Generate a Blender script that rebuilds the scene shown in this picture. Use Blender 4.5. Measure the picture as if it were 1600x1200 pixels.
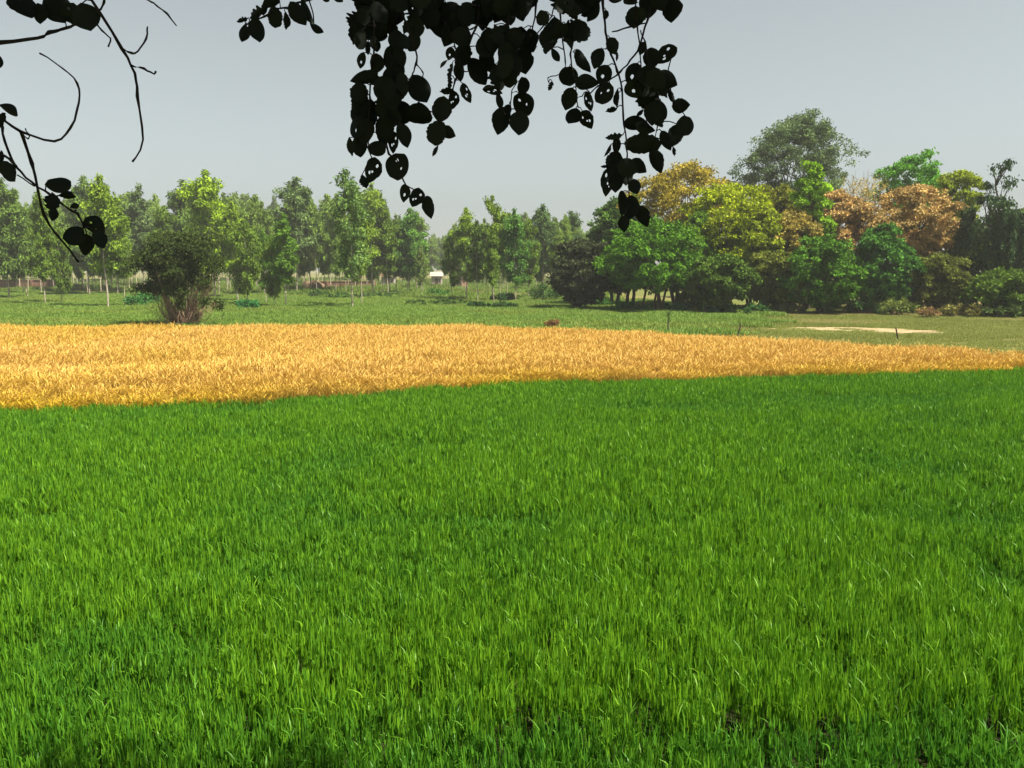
import bpy, bmesh, math, random
import numpy as np
from mathutils import Vector, Matrix, Euler

R = math.radians
sc = bpy.context.scene
for o in list(bpy.data.objects):
    bpy.data.objects.remove(o)
random.seed(7)
rng = np.random.default_rng(7)

# ------------------------------------------------------------------ camera
F, CX, CY, HOR, H = 1300.0, 800.0, 600.0, 420.0, 3.2     # photograph pixels (1600x1200), camera height in metres
PITCH = math.atan((CY - HOR) / F)
cam_d = bpy.data.cameras.new("camera")
cam = bpy.data.objects.new("camera", cam_d)
sc.collection.objects.link(cam)
cam.location = (0, 0, H)
cam.rotation_euler = (math.pi / 2 - PITCH, 0, 0)
cam_d.sensor_width = 36.0
cam_d.lens = F / 1600.0 * 36.0
cam_d.clip_end = 6000
cam_d.clip_start = 0.05
sc.camera = cam

# ------------------------------------------------------------------ sky, sun, exposure
SUN_EL, SUN_AZ = R(60), R(112)          # azimuth clockwise from the view direction (+Y)
to_sun = Vector((math.cos(SUN_EL) * math.sin(SUN_AZ), math.cos(SUN_EL) * math.cos(SUN_AZ), math.sin(SUN_EL)))
w = bpy.data.worlds.new("World")
sc.world = w
w.use_nodes = True
nt = w.node_tree
bg = nt.nodes["Background"]
sky = nt.nodes.new("ShaderNodeTexSky")
sky.sky_type = 'NISHITA'
sky.sun_disc = False
sky.sun_elevation = SUN_EL
sky.sun_rotation = SUN_AZ
sky.air_density = 1.0
sky.dust_density = 1.9
sky.ozone_density = 1.0
hs = nt.nodes.new("ShaderNodeHueSaturation")
hs.inputs["Saturation"].default_value = 0.24
nt.links.new(sky.outputs[0], hs.inputs["Color"])
tn = nt.nodes.new("ShaderNodeMix"); tn.data_type = 'RGBA'; tn.blend_type = 'MULTIPLY'
tn.inputs[0].default_value = 1.0
tn.inputs[7].default_value = (0.93, 1.0, 0.972, 1)      # dusty, slightly green-grey air over the whole sky
nt.links.new(hs.outputs[0], tn.inputs[6])
nt.links.new(tn.outputs[2], bg.inputs["Color"])
bg.inputs["Strength"].default_value = 0.052
sun_d = bpy.data.lights.new("sun", 'SUN')
sun_d.energy = 5.0
sun_d.angle = R(0.5)
sun_d.color = (1.0, 0.93, 0.80)
sun = bpy.data.objects.new("sun", sun_d)
sc.collection.objects.link(sun)
sun.rotation_euler = (-to_sun).to_track_quat('-Z', 'Y').to_euler()
sun.location = to_sun * 60
sc.view_settings.view_transform = 'Standard'
sc.view_settings.look = 'None'
sc.view_settings.exposure = 1.35
sc.view_settings.gamma = 1.0
cy = sc.cycles
cy.max_bounces = 5
cy.diffuse_bounces = 3
cy.glossy_bounces = 2
cy.transmission_bounces = 3
cy.transparent_max_bounces = 4
cy.volume_bounces = 0
cy.caustics_reflective = False
cy.caustics_refractive = False

# ------------------------------------------------------------------ helpers
def ray(px, py):
    x, v = (px - CX) / F, (CY - py) / F
    c, s = math.cos(PITCH), math.sin(PITCH)
    return Vector((x, c + v * s, -s + v * c))

def at(px, py, depth):
    """point on the ray through a pixel, at a forward (world Y) distance"""
    d = ray(px, py)
    return Vector((0, 0, H)) + d * (depth / d.y)

def ground(px, py, z=0.0):
    d = ray(px, py)
    return Vector((0, 0, H)) + d * ((z - H) / d.z)

def zpix(py, depth):
    return at(800, py, depth).z

def link(o, parent=None):
    sc.collection.objects.link(o)
    if parent is not None:
        o.parent = parent
    return o

def tag(o, label=None, cat=None, group=None, kind=None):
    if label: o["label"] = label
    if cat: o["category"] = cat
    if group: o["group"] = group
    if kind: o["kind"] = kind
    return o

def empty(name, loc, label, cat, group=None, rz=0.0):
    o = bpy.data.objects.new(name, None)
    o.empty_display_size = 0.3
    link(o)
    o.location = loc
    o.rotation_euler = (0, 0, rz)
    return tag(o, label, cat, group)

def mesh_np(name, V, Fs, mat, v=None, smooth=False):
    """V (n,3); Fs list of arrays of equal-length faces; v per-point float attribute"""
    me = bpy.data.meshes.new(name)
    me.vertices.add(len(V))
    me.vertices.foreach_set("co", np.asarray(V, dtype=np.float32).ravel())
    loops = np.concatenate([f.ravel() for f in Fs]).astype(np.int32)
    lens = np.concatenate([np.full(len(f), f.shape[1], dtype=np.int32) for f in Fs])
    starts = np.concatenate([[0], np.cumsum(lens)[:-1]]).astype(np.int32)
    me.loops.add(len(loops))
    me.loops.foreach_set("vertex_index", loops)
    me.polygons.add(len(lens))
    me.polygons.foreach_set("loop_start", starts)
    me.polygons.foreach_set("loop_total", lens)
    if smooth:
        me.polygons.foreach_set("use_smooth", np.ones(len(lens), dtype=bool))
    if v is not None:
        a = me.attributes.new("v", 'FLOAT', 'POINT')
        a.data.foreach_set("value", np.asarray(v, dtype=np.float32))
    if mat: me.materials.append(mat)
    me.update(calc_edges=True)
    me.validate()
    return me

class TubeSet:
    def __init__(self):
        self.V, self.Fq, self.n = [], [], 0
    def tube(self, pts, rad, sides=6):
        pts = [Vector(p) for p in pts]
        n = len(pts)
        ref = Vector((0.31, 0.9, 0.2)).normalized()
        for i, p in enumerate(pts):
            t = (pts[min(i + 1, n - 1)] - pts[max(i - 1, 0)])
            t = t.normalized() if t.length > 1e-9 else Vector((0, 0, 1))
            a = t.cross(ref)
            if a.length < 1e-3: a = t.cross(Vector((1, 0, 0)))
            a.normalize()
            b = t.cross(a)
            r = rad[i] if hasattr(rad, "__len__") else rad
            for k in range(sides):
                an = 2 * math.pi * k / sides
                self.V.append(p + (a * math.cos(an) + b * math.sin(an)) * r)
        for i in range(n - 1):
            for k in range(sides):
                k2 = (k + 1) % sides
                q = self.n
                self.Fq.append((q + i * sides + k, q + i * sides + k2, q + (i + 1) * sides + k2, q + (i + 1) * sides + k))
        self.n += n * sides
    def mesh(self, name, mat):
        return mesh_np(name, np.array([tuple(p) for p in self.V]), [np.array(self.Fq)], mat, smooth=True)

def wobble(a, b, n, amp, rnd, sag=0.0):
    a, b = Vector(a), Vector(b)
    out = []
    L = (b - a).length
    for i in range(n + 1):
        t = i / n
        p = a.lerp(b, t)
        k = math.sin(math.pi * t)
        if 0 < i < n:
            p += Vector((rnd.uniform(-1, 1), rnd.uniform(-1, 1), rnd.uniform(-.6, .6))) * amp * L
        p.z -= sag * k * L
        out.append(p)
    return out

# ------------------------------------------------------------------ materials
def newmat(name):
    m = bpy.data.materials.new(name)
    m.use_nodes = True
    t = m.node_tree
    return m, t, t.nodes["Principled BSDF"], t.nodes["Material Output"]

def N(t, kind, **kw):
    n = t.nodes.new(kind)
    for k, v in kw.items(): setattr(n, k, v)
    return n

def mixc(t, fac, a, b, mode='MIX'):
    n = t.nodes.new("ShaderNodeMix")
    n.data_type = 'RGBA'; n.blend_type = mode
    for sock, val in ((n.inputs[0], fac), (n.inputs[6], a), (n.inputs[7], b)):
        if hasattr(val, "links") or hasattr(val, "is_linked"): t.links.new(val, sock)
        elif isinstance(val, (int, float)): sock.default_value = val
        else: sock.default_value = (*val, 1)
    return n.outputs[2]

def leafy(name, lo, hi, transl=0.3, rough=0.55, spec=0.25, objcol=False, tint=None):
    """foliage: colour varies leaf by leaf (attribute v), optionally multiplied by the object's own colour,
    and, for scattered crops, between two colour ranges (instance attribute tint)"""
    m, t, p, out = newmat(name)
    a = N(t, "ShaderNodeAttribute", attribute_name="v")
    col = mixc(t, a.outputs["Fac"], lo, hi)
    if objcol:
        oi = N(t, "ShaderNodeObjectInfo")
        col = mixc(t, 1.0, col, oi.outputs["Color"], 'MULTIPLY')
    if tint is not None:
        ti = N(t, "ShaderNodeAttribute", attribute_name="tint", attribute_type='INSTANCER')
        col2 = mixc(t, a.outputs["Fac"], tint[0], tint[1])
        col = mixc(t, ti.outputs["Fac"], col, col2)
    t.links.new(col, p.inputs["Base Color"])
    p.inputs["Roughness"].default_value = rough
    p.inputs["Specular IOR Level"].default_value = spec
    tr = N(t, "ShaderNodeBsdfTranslucent")
    t.links.new(col, tr.inputs["Color"])
    ms = N(t, "ShaderNodeMixShader")
    ms.inputs[0].default_value = transl
    t.links.new(p.outputs[0], ms.inputs[1]); t.links.new(tr.outputs[0], ms.inputs[2])
    t.links.new(ms.outputs[0], out.inputs["Surface"])
    return m

def noisy(name, c1, c2, scale=3.0, rough=0.9, detail=8.0, c3=None, scale3=0.2, bump=0.0, bscale=20):
    m, t, p, out = newmat(name)
    tc = N(t, "ShaderNodeTexCoord")
    n1 = N(t, "ShaderNodeTexNoise"); n1.inputs["Scale"].default_value = scale; n1.inputs["Detail"].default_value = detail
    t.links.new(tc.outputs["Object"], n1.inputs["Vector"])
    r = N(t, "ShaderNodeMapRange"); r.inputs[1].default_value = .35; r.inputs[2].default_value = .65
    t.links.new(n1.outputs["Fac"], r.inputs[0])
    col = mixc(t, r.outputs[0], c1, c2)
    if c3:
        n3 = N(t, "ShaderNodeTexNoise"); n3.inputs["Scale"].default_value = scale3; n3.inputs["Detail"].default_value = 5
        t.links.new(tc.outputs["Object"], n3.inputs["Vector"])
        r3 = N(t, "ShaderNodeMapRange"); r3.inputs[1].default_value = .45; r3.inputs[2].default_value = .62
        t.links.new(n3.outputs["Fac"], r3.inputs[0])
        col = mixc(t, r3.outputs[0], col, c3)
    t.links.new(col, p.inputs["Base Color"])
    p.inputs["Roughness"].default_value = rough
    p.inputs["Specular IOR Level"].default_value = 0.05
    if bump:
        nb = N(t, "ShaderNodeTexNoise"); nb.inputs["Scale"].default_value = bscale; nb.inputs["Detail"].default_value = 6
        t.links.new(tc.outputs["Object"], nb.inputs["Vector"])
        b = N(t, "ShaderNodeBump"); b.inputs["Strength"].default_value = bump; b.inputs["Distance"].default_value = 0.05
        t.links.new(nb.outputs["Fac"], b.inputs["Height"]); t.links.new(b.outputs[0], p.inputs["Normal"])
    return m

M_green = leafy("green_wheat_leaf", (0.032, 0.135, 0.007), (0.215, 0.430, 0.016), 0.38, 0.5, 0.25,  # low end darkened, so shaded gaps between blades sit in the colour
                tint=((0.024, 0.120, 0.012), (0.115, 0.300, 0.018)))
M_gold = leafy("ripe_wheat", (0.43, 0.27, 0.055), (0.68, 0.46, 0.12), 0.25, 0.6, 0.3,
               tint=((0.36, 0.24, 0.015), (0.60, 0.42, 0.030)))
M_back = leafy("low_crop_leaf", (0.070, 0.140, 0.016), (0.180, 0.280, 0.040), 0.3, 0.6, 0.2,
               tint=((0.100, 0.155, 0.018), (0.21, 0.27, 0.045)))
M_clear = leafy("short_grass", (0.10, 0.135, 0.018), (0.20, 0.215, 0.040), 0.3, 0.6, 0.2,
                tint=((0.20, 0.19, 0.06), (0.30, 0.25, 0.09)))
M_tree = leafy("tree_leaf", (0.48, 0.54, 0.40), (2.6, 2.4, 1.45), 0.22, 0.7, 0.05, objcol=True)  # wide range puts dark gaps between leaf clumps into the colour
M_bark = noisy("pale_bark", (0.26, 0.21, 0.15), (0.46, 0.41, 0.33), 2.5, 0.9)
M_dbark = noisy("dark_bark", (0.06, 0.045, 0.035), (0.13, 0.10, 0.075), 3.0, 0.95, bump=0.5)
M_twig = noisy("shaded_twig_bark", (0.012, 0.012, 0.011), (0.024, 0.021, 0.018), 30, 0.85)  # darker copy of the bark, the twigs' shade put into its colour
M_hang = leafy("overhanging_leaf", (0.008, 0.012, 0.010), (0.012, 0.018, 0.013), 0.03, 0.7, 0.08)  # near-black, below real leaf colour: backlit silhouette put into the colour
M_stem = noisy("dry_stems", (0.17, 0.105, 0.07), (0.30, 0.20, 0.135), 4, 0.95)
M_ground = noisy("meadow_ground", (0.075, 0.10, 0.022), (0.12, 0.125, 0.035), 0.35, 0.95, 10, (0.17, 0.135, 0.055), 0.03, 0.5, 3)
M_soil = noisy("field_soil", (0.016, 0.020, 0.008), (0.030, 0.030, 0.012), 2.0, 0.95, 8)  # wet soil, with shade under the crop darkened into the colour
M_gsoil = noisy("straw_soil", (0.22, 0.14, 0.05), (0.32, 0.21, 0.08), 2.0, 0.95, 8)
M_dirt = noisy("bare_dirt", (0.23, 0.175, 0.09), (0.33, 0.26, 0.145), 1.2, 0.95, 8)
M_brick = noisy("old_brick", (0.22, 0.125, 0.085), (0.31, 0.19, 0.13), 1.6, 0.95, 8)
M_plaster = noisy("pale_plaster", (0.30, 0.26, 0.22), (0.40, 0.36, 0.31), 1.2, 0.9)
M_pink = noisy("pink_plaster", (0.48, 0.27, 0.20), (0.58, 0.36, 0.27), 1.2, 0.9)
M_thatch = noisy("thatch", (0.13, 0.085, 0.05), (0.22, 0.15, 0.09), 6, 0.95, bump=0.6, bscale=30)
M_woodd = noisy("grey_wood", (0.05, 0.04, 0.03), (0.10, 0.08, 0.06), 8, 0.9)

# ------------------------------------------------------------------ the ground
def sheet(name, pts, z, mat, kind="structure", sub=None):
    me = bpy.data.meshes.new(name)
    me.from_pydata([(x, y, z) for x, y in pts], [], [tuple(range(len(pts)))])
    me.materials.append(mat)
    o = link(bpy.data.objects.new(name, me))
    return tag(o, kind=kind)

sheet("ground", [(-1400, -300), (1400, -300), (1400, 1400), (-1400, 1400)], 0, M_ground)

# field edges, read off the photograph at the crop's own height
GH, WH = 0.58, 0.80
near_edge = [ground(px, py, GH) for px, py in ((-330, 640), (0, 631), (300, 620), (520, 608), (800, 592), (1100, 583), (1350, 577), (1600, 573), (1960, 566))]
far_edge = [ground(px, py, WH) for px, py in ((-420, 506), (0, 507), (300, 509), (500, 507), (720, 507), (900, 515), (1050, 520), (1200, 528), (1350, 535), (1500, 543), (1600, 549), (1800, 560))]
ne_x, ne_y = [p.x for p in near_edge], [p.y for p in near_edge]
fe_x, fe_y = [p.x for p in far_edge], [p.y for p in far_edge]
def yn(x): return np.interp(x, ne_x, ne_y)
def yf(x): return np.interp(x, fe_x, fe_y)

g_poly = [(-16, 1.2), (16, 1.2)] + [(p.x, p.y) for p in reversed(near_edge) ]
g_poly = [(ne_x[0], 1.2), (ne_x[-1], 1.2)] + [(x, y) for x, y in zip(ne_x[::-1], ne_y[::-1])]
sheet("green_wheat_soil", g_poly, 0.004, M_soil)
xs = np.linspace(-40, 24, 60)
w_poly = [(x, float(yn(x)) + .02) for x in xs if yf(x) > yn(x) + .3] + [(x, float(yf(x))) for x in xs[::-1] if yf(x) > yn(x) + .3]
sheet("ripe_wheat_soil", w_poly, 0.004, M_gsoil)
# pale bare strip in the clearing
dp = []
for px, py in ((1185, 514.5), (1235, 511.5), (1300, 511), (1350, 512), (1400, 513.5), (1440, 516), (1485, 518), (1470, 521.5), (1420, 522), (1385, 520.5), (1340, 518.5), (1290, 516.5), (1240, 515.8)):
    p = ground(px, py); dp.append((p.x, p.y))
dq, rj = [], random.Random(4)
for i in range(len(dp)):
    a, b = dp[i], dp[(i + 1) % len(dp)]
    for k in range(7):
        t = k / 7
        dq.append((a[0] + (b[0] - a[0]) * t + rj.uniform(-.2, .2), a[1] + (b[1] - a[1]) * t + rj.uniform(-.45, .45)))
sheet("bare_dirt_patch", dq, 0.004, M_dirt)

# ------------------------------------------------------------------ scattered crops
def fnoise(x, y, seed, scale):
    """smooth value noise 0..1"""
    r = np.random.default_rng(seed)
    tab = r.random((64, 64))
    X, Y = x / scale + 100, y / scale + 100
    xi, yi = np.floor(X).astype(int), np.floor(Y).astype(int)
    fx, fy = X - xi, Y - yi
    fx, fy = fx * fx * (3 - 2 * fx), fy * fy * (3 - 2 * fy)
    g = lambda a, b: tab[a % 64, b % 64]
    return (g(xi, yi) * (1 - fx) + g(xi + 1, yi) * fx) * (1 - fy) + (g(xi, yi + 1) * (1 - fx) + g(xi + 1, yi + 1) * fx) * fy

def ribbons(base, L, W, lean, bend, az, seg=3, twist=None, tipw=0.15, droop=0.35):
    """many curved blades at once -> verts, quads; returns also verts per blade"""
    n = len(L)
    ts = np.linspace(0, 1, seg + 1)
    dirh = np.stack([np.cos(az), np.sin(az)], 1)
    tw = az + math.pi / 2 + (twist if twist is not None else 0)
    perp = np.stack([np.cos(tw), np.sin(tw), np.zeros(n)], 1)
    P = []
    for t in ts:
        h = L * (np.sin(lean) * t + bend * t * t)
        z = L * (np.cos(lean) * t - droop * np.abs(bend) * t * t)
        c = base + np.concatenate([dirh * h[:, None], z[:, None]], 1)
        wid = W * (tipw + (1 - tipw) * (1 - t) ** 0.7) * (0.7 + 0.3 * min(1, t * 4)) * 0.5
        P.append(c - perp * wid[:, None]); P.append(c + perp * wid[:, None])
    V = np.stack(P, 1).reshape(-1, 3)
    m = 2 * (seg + 1)
    q = np.array([[2 * i, 2 * i + 1, 2 * i + 3, 2 * i + 2] for i in range(seg)])
    Q = (q[None] + (np.arange(n) * m)[:, None, None]).reshape(-1, 4)
    return V, Q, m

def patch_green(k, size, n, wmul=1.0):
    r = np.random.default_rng(100 + k)
    nc = n // 11
    ci = r.integers(0, nc, n)
    bx = ((r.random(nc) - .5) * size)[ci] + r.normal(0, .013, n); by = ((r.random(nc) - .5) * size)[ci] + r.normal(0, .013, n)
    z0 = (0.18 + .28 * r.random(n) ** .8) * r.uniform(.84, 1.06, nc)[ci]
    L = np.clip(r.normal(0.10, 0.022, n), .06, .17)
    V, Q, m = ribbons(np.stack([bx, by, z0], 1), L, r.uniform(.009, .0155, n) * wmul, np.abs(r.normal(0.05, .06, n)),
                      np.where(r.random(n) < .07, r.uniform(.35, .8, n), r.uniform(0, .16, n)), r.uniform(0, 6.283, n), 3, r.normal(0, .5, n))
    v = np.repeat(np.clip(.55 * r.beta(1.5, 1.8, n) + .45 * r.random(nc)[ci], 0, 1), m)
    return mesh_np("green_wheat_tuft", V, [Q], M_green, v)

def patch_gold(k, size, n):
    r = np.random.default_rng(300 + k)
    bx = (r.random(n) - .5) * size; by = (r.random(n) - .5) * size
    Lh = np.clip(r.normal(.66, .06, n), .45, .82)
    az = r.uniform(0, 6.283, n); lean = np.abs(r.normal(.10, .09, n)); bend = r.uniform(0, .15, n)
    V1, Q1, m1 = ribbons(np.stack([bx, by, np.zeros(n)], 1), Lh, np.full(n, .009), lean, bend, az, 2, tipw=.8)
    tip = np.stack([bx + np.cos(az) * Lh * (np.sin(lean) + bend), by + np.sin(az) * Lh * (np.sin(lean) + bend), Lh * (np.cos(lean) - .35 * bend)], 1)
    # ears: two crossed ribbons, nodding
    el = r.uniform(.10, .17, n); eb = r.uniform(.1, .9, n); elean = lean + r.uniform(.1, .5, n)
    V2, Q2, m2 = ribbons(tip, el, r.uniform(.016, .026, n), elean, eb, az, 2, tipw=.4)
    V3, Q3, m3 = ribbons(tip, el, r.uniform(.016, .026, n), elean, eb, az, 2, np.full(n, 1.5), tipw=.4)
    # dry leaves
    k2 = n
    V4, Q4, m4 = ribbons(np.stack([bx, by, r.uniform(.2, .5, n)], 1), r.uniform(.14, .26, n), np.full(n, .013), r.uniform(.2, .7, n), r.uniform(.2, .9, n), r.uniform(0, 6.28, n), 2)
    vs = r.beta(1.5, 1.5, n)
    V = np.concatenate([V1, V2, V3, V4]); o2 = len(V1); o3 = o2 + len(V2); o4 = o3 + len(V3)
    Q = np.concatenate([Q1, Q2 + o2, Q3 + o3, Q4 + o4])
    v = np.concatenate([np.repeat(vs * .6, m1), np.repeat(.35 + .65 * vs, m2), np.repeat(.35 + .65 * vs, m3), np.repeat(vs * .8, m4)])
    return mesh_np("ripe_wheat_tuft", V, [Q], M_gold, v)

def patch_back(k, size, n):
    r = np.random.default_rng(500 + k)
    nc = n // 14
    cx, cy_ = (r.random(nc) - .5) * size, (r.random(nc) - .5) * size
    hc = r.uniform(.10, .34, nc)
    ci = r.integers(0, nc, n)
    bx = cx[ci] + r.normal(0, .07, n); by = cy_[ci] + r.normal(0, .07, n)
    z0 = hc[ci] * r.uniform(0, .6, n)
    V, Q, m = ribbons(np.stack([bx, by, z0], 1), r.uniform(.09, .20, n), r.uniform(.02, .045, n), r.uniform(.1, .9, n), r.uniform(0, .5, n), r.uniform(0, 6.28, n), 2)
    v = np.repeat(np.clip(r.beta(1.6, 1.6, n) * .7 + (r.random(nc) * .3)[ci], 0, 1), m)
    return mesh_np("low_crop_tuft", V, [Q], M_back, v)

def patch_clear(k, size, n):
    r = np.random.default_rng(700 + k)
    bx = (r.random(n) - .5) * size; by = (r.random(n) - .5) * size
    V, Q, m = ribbons(np.stack([bx, by, np.zeros(n)], 1), r.uniform(.05, .14, n), r.uniform(.012, .03, n), r.uniform(.1, .9, n), r.uniform(0, .5, n), r.uniform(0, 6.28, n), 2)
    v = np.repeat(r.beta(1.5, 1.5, n), m)
    return mesh_np("short_grass_tuft", V, [Q], M_clear, v)

def variants(name, meshes):
    """tuft shapes that only the scatter below draws"""
    col = bpy.data.collections.new(name)
    for me in meshes:
        col.objects.link(bpy.data.objects.new(me.name, me))
    return col

def scatter(name, P, rz, scl, idx, tint, col, label, cat):
    n = len(P)
    me = bpy.data.meshes.new(name)
    me.vertices.add(n)
    me.vertices.foreach_set("co", np.asarray(P, dtype=np.float32).ravel())
    rot = np.zeros((n, 3), dtype=np.float32); rot[:, 2] = rz
    for nm, typ, dat, key in (("rot", 'FLOAT_VECTOR', rot, "vector"), ("scl", 'FLOAT_VECTOR', scl, "vector"), ("idx", 'INT', idx, "value"), ("tint", 'FLOAT', tint, "value")):
        a = me.attributes.new(nm, typ, 'POINT')
        a.data.foreach_set(key, np.ascontiguousarray(dat, dtype=np.int32 if typ == 'INT' else np.float32).ravel())
    o = link(bpy.data.objects.new(name, me))
    g = bpy.data.node_groups.new(name + "_scatter", 'GeometryNodeTree')
    g.interface.new_socket("Geometry", in_out='INPUT', socket_type='NodeSocketGeometry')
    g.interface.new_socket("Geometry", in_out='OUTPUT', socket_type='NodeSocketGeometry')
    gi, go = g.nodes.new("NodeGroupInput"), g.nodes.new("NodeGroupOutput")
    ip = g.nodes.new("GeometryNodeInstanceOnPoints")
    ci = g.nodes.new("GeometryNodeCollectionInfo")
    ci.inputs["Collection"].default_value = col
    ci.inputs["Separate Children"].default_value = True
    ci.inputs["Reset Children"].default_value = True
    ip.inputs["Pick Instance"].default_value = True
    g.links.new(gi.outputs[0], ip.inputs["Points"])
    g.links.new(ci.outputs[0], ip.inputs["Instance"])
    for nm, typ, sock in (("rot", 'FLOAT_VECTOR', "Rotation"), ("scl", 'FLOAT_VECTOR', "Scale"), ("idx", 'INT', "Instance Index")):
        na = g.nodes.new("GeometryNodeInputNamedAttribute")
        na.data_type = typ
        na.inputs["Name"].default_value = nm
        g.links.new(na.outputs[0], ip.inputs[sock])
    g.links.new(ip.outputs[0], go.inputs[0])
    md = o.modifiers.new("scatter", 'NODES')
    md.node_group = g
    return tag(o, label, cat, kind="stuff")

def jgrid(x0, x1, y0, y1, step, seed, jit=.5):
    r = np.random.default_rng(seed)
    gx, gy = np.meshgrid(np.arange(x0, x1, step), np.arange(y0, y1, step))
    x = gx.ravel() + r.uniform(-jit, jit, gx.size) * step
    y = gy.ravel() + r.uniform(-jit, jit, gx.size) * step
    return x, y, r

# -- green wheat
vg = [patch_green(k, .42, 620) for k in range(5)] + [patch_green(10 + k, .5, 560, 1.3) for k in range(4)]
cg = variants("green_wheat_tufts", vg)
x, y, r = jgrid(-19, 19, 1.6, 28, .29, 1)
keep = (np.abs(x) < .70 * y + 2.2) & (y < yn(x) + .02)
x, y = x[keep], y[keep]
n = len(x)
big = fnoise(x, y, 5, 2.6) * .6 + fnoise(x, y, 6, .9) * .4
low = np.clip((fnoise(x * .55, y, 8, 1.5) - .66) * 5, 0, 1)
sz = 0.86 + .24 * big - .22 * low + r.normal(0, .03, n)
gap = np.zeros(n)                      # shorter, darker-tinted spots in the stand at the right and near the bottom
for gx_, gy_, ra, rb in ((1520, 745, .22, .9), (1545, 880, .30, .55), (1335, 1030, .16, .30), (1300, 1165, .30, .30), (1150, 1110, .14, .25), (1440, 1150, .25, .25), (560, 1060, .10, .25),
                         (640, 690, .55, .45), (720, 690, .45, .4), (120, 1130, .12, .2), (60, 800, .5, .4), (930, 1130, .10, .2)):
    q = ground(gx_, gy_, .45)
    gap = np.maximum(gap, np.exp(-((x - q.x) / ra) ** 2 - ((y - q.y) / rb) ** 2))
sz = sz * (1 - .42 * gap)
idx = np.where(y < 9 + r.normal(0, 1.5, n), r.integers(0, 5, n), 5 + r.integers(0, 4, n))
tint = np.clip(gap * .9 + low * .8 + (.55 - big) * .9 + r.normal(0, .12, n), 0, 1)
scatter("green_wheat_crop", np.stack([x, y, np.full(n, .004)], 1), r.uniform(0, 6.28, n), np.stack([np.ones(n), np.ones(n), sz], 1), idx, tint, cg,
        "dense young green wheat filling the foreground field", "wheat")

# -- ripe wheat
cw = variants("ripe_wheat_tufts", [patch_gold(k, .62, 180) for k in range(5)])
x, y, r = jgrid(-36, 26, 13, 44, .46, 2)
keep = (np.abs(x) < .68 * y + 3.0) & (y > yn(x) + .1) & (y < yf(x) - .1)
x, y = x[keep], y[keep]; n = len(x)
edge = np.clip(1 - (y - yn(x)) / 2.2, 0, 1)
nb = fnoise(x, y, 15, 3.0)
left = np.clip((-x - 4) / 14, 0, 1)
tint = np.clip(edge ** 1.5 * .9 + left * .35 * (nb > .35) + (nb - .6) * .5 + r.normal(0, .10, n), 0, 1)
sz = .92 + .16 * fnoise(x, y, 16, 2.2) + r.normal(0, .025, n) - .30 * edge - .16 * np.exp(-((y - 23.5 - .15 * x) / 1.1) ** 2) * np.clip((-x - 5) / 4, 0, 1)
scatter("ripe_wheat_crop", np.stack([x, y, np.full(n, .004)], 1), r.uniform(0, 6.28, n), np.stack([np.ones(n), np.ones(n), sz], 1), r.integers(0, 5, n), tint, cw,
        "golden ripe wheat in the wedge-shaped strip beyond the green field", "wheat")

# -- low crop between the ripe wheat and the trees
def clearing(x, y):          # 1 inside the short-grass clearing at the right
    return x + 5.0 * (fnoise(x, y, 77, 2.0) - .5) + 2.5 * (fnoise(x, y, 78, .8) - .5) > np.interp(y, [20, 33, 40, 50, 58, 66, 90], [4, 6.5, 9.5, 14.0, 17, 18, 20])
cb = variants("low_crop_tufts", [patch_back(k, 1.5, 760) for k in range(4)])
x, y, r = jgrid(-82, 40, 26, 118, 1.0, 3)
keep = (np.abs(x) < .68 * y + 3.0) & (y > yf(x) + .25) & (~clearing(x, y)) & (y < np.interp(x, [-80, -30, -14, 0, 12, 20], [112, 108, 84, 86, 84, 70]) + r.normal(0, 2, len(x)))
x, y = x[keep], y[keep]; n = len(x)
nb = fnoise(x * .35, y, 25, 3.0)
nb = .6 * nb + .4 * fnoise(x * .25, y * 1.3, 27, 1.6)
tint = np.clip((nb - .42) * 3.0 + r.normal(0, .15, n), 0, 1)
sz = .55 + .8 * fnoise(x, y, 26, 2.0) + r.normal(0, .08, n)
scatter("low_crop", np.stack([x, y, np.full(n, .0)], 1), r.uniform(0, 6.28, n), np.stack([np.ones(n), np.ones(n), sz], 1), r.integers(0, 4, n), tint, cb,
        "low leafy green crop between the ripe wheat and the trees", "crop")

# -- weeds under the plantation
x, y, r = jgrid(-150, 40, 84, 235, 2.1, 9)
keep = (np.abs(x) < .68 * y + 3.0) & (x < .12 * y) & (y > np.interp(x, [-80, -30, -14, 0, 12, 20], [106, 104, 82, 84, 82, 70]))
keep &= fnoise(x, y, 45, 7.0) > .30
x, y = x[keep], y[keep]; n = len(x)
sz = (1.0 + 2.6 * fnoise(x, y, 46, 5.0) ** 2) * r.uniform(.7, 1.3, n)
scatter("plantation_undergrowth", np.stack([x, y, np.zeros(n)], 1), r.uniform(0, 6.28, n), np.stack([np.full(n, 1.5), np.full(n, 1.5), sz], 1), r.integers(0, 4, n), np.clip(r.normal(.35, .3, n), 0, 1), cb,
        "straggly weeds and grass under the plantation trees", "weeds")

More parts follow.
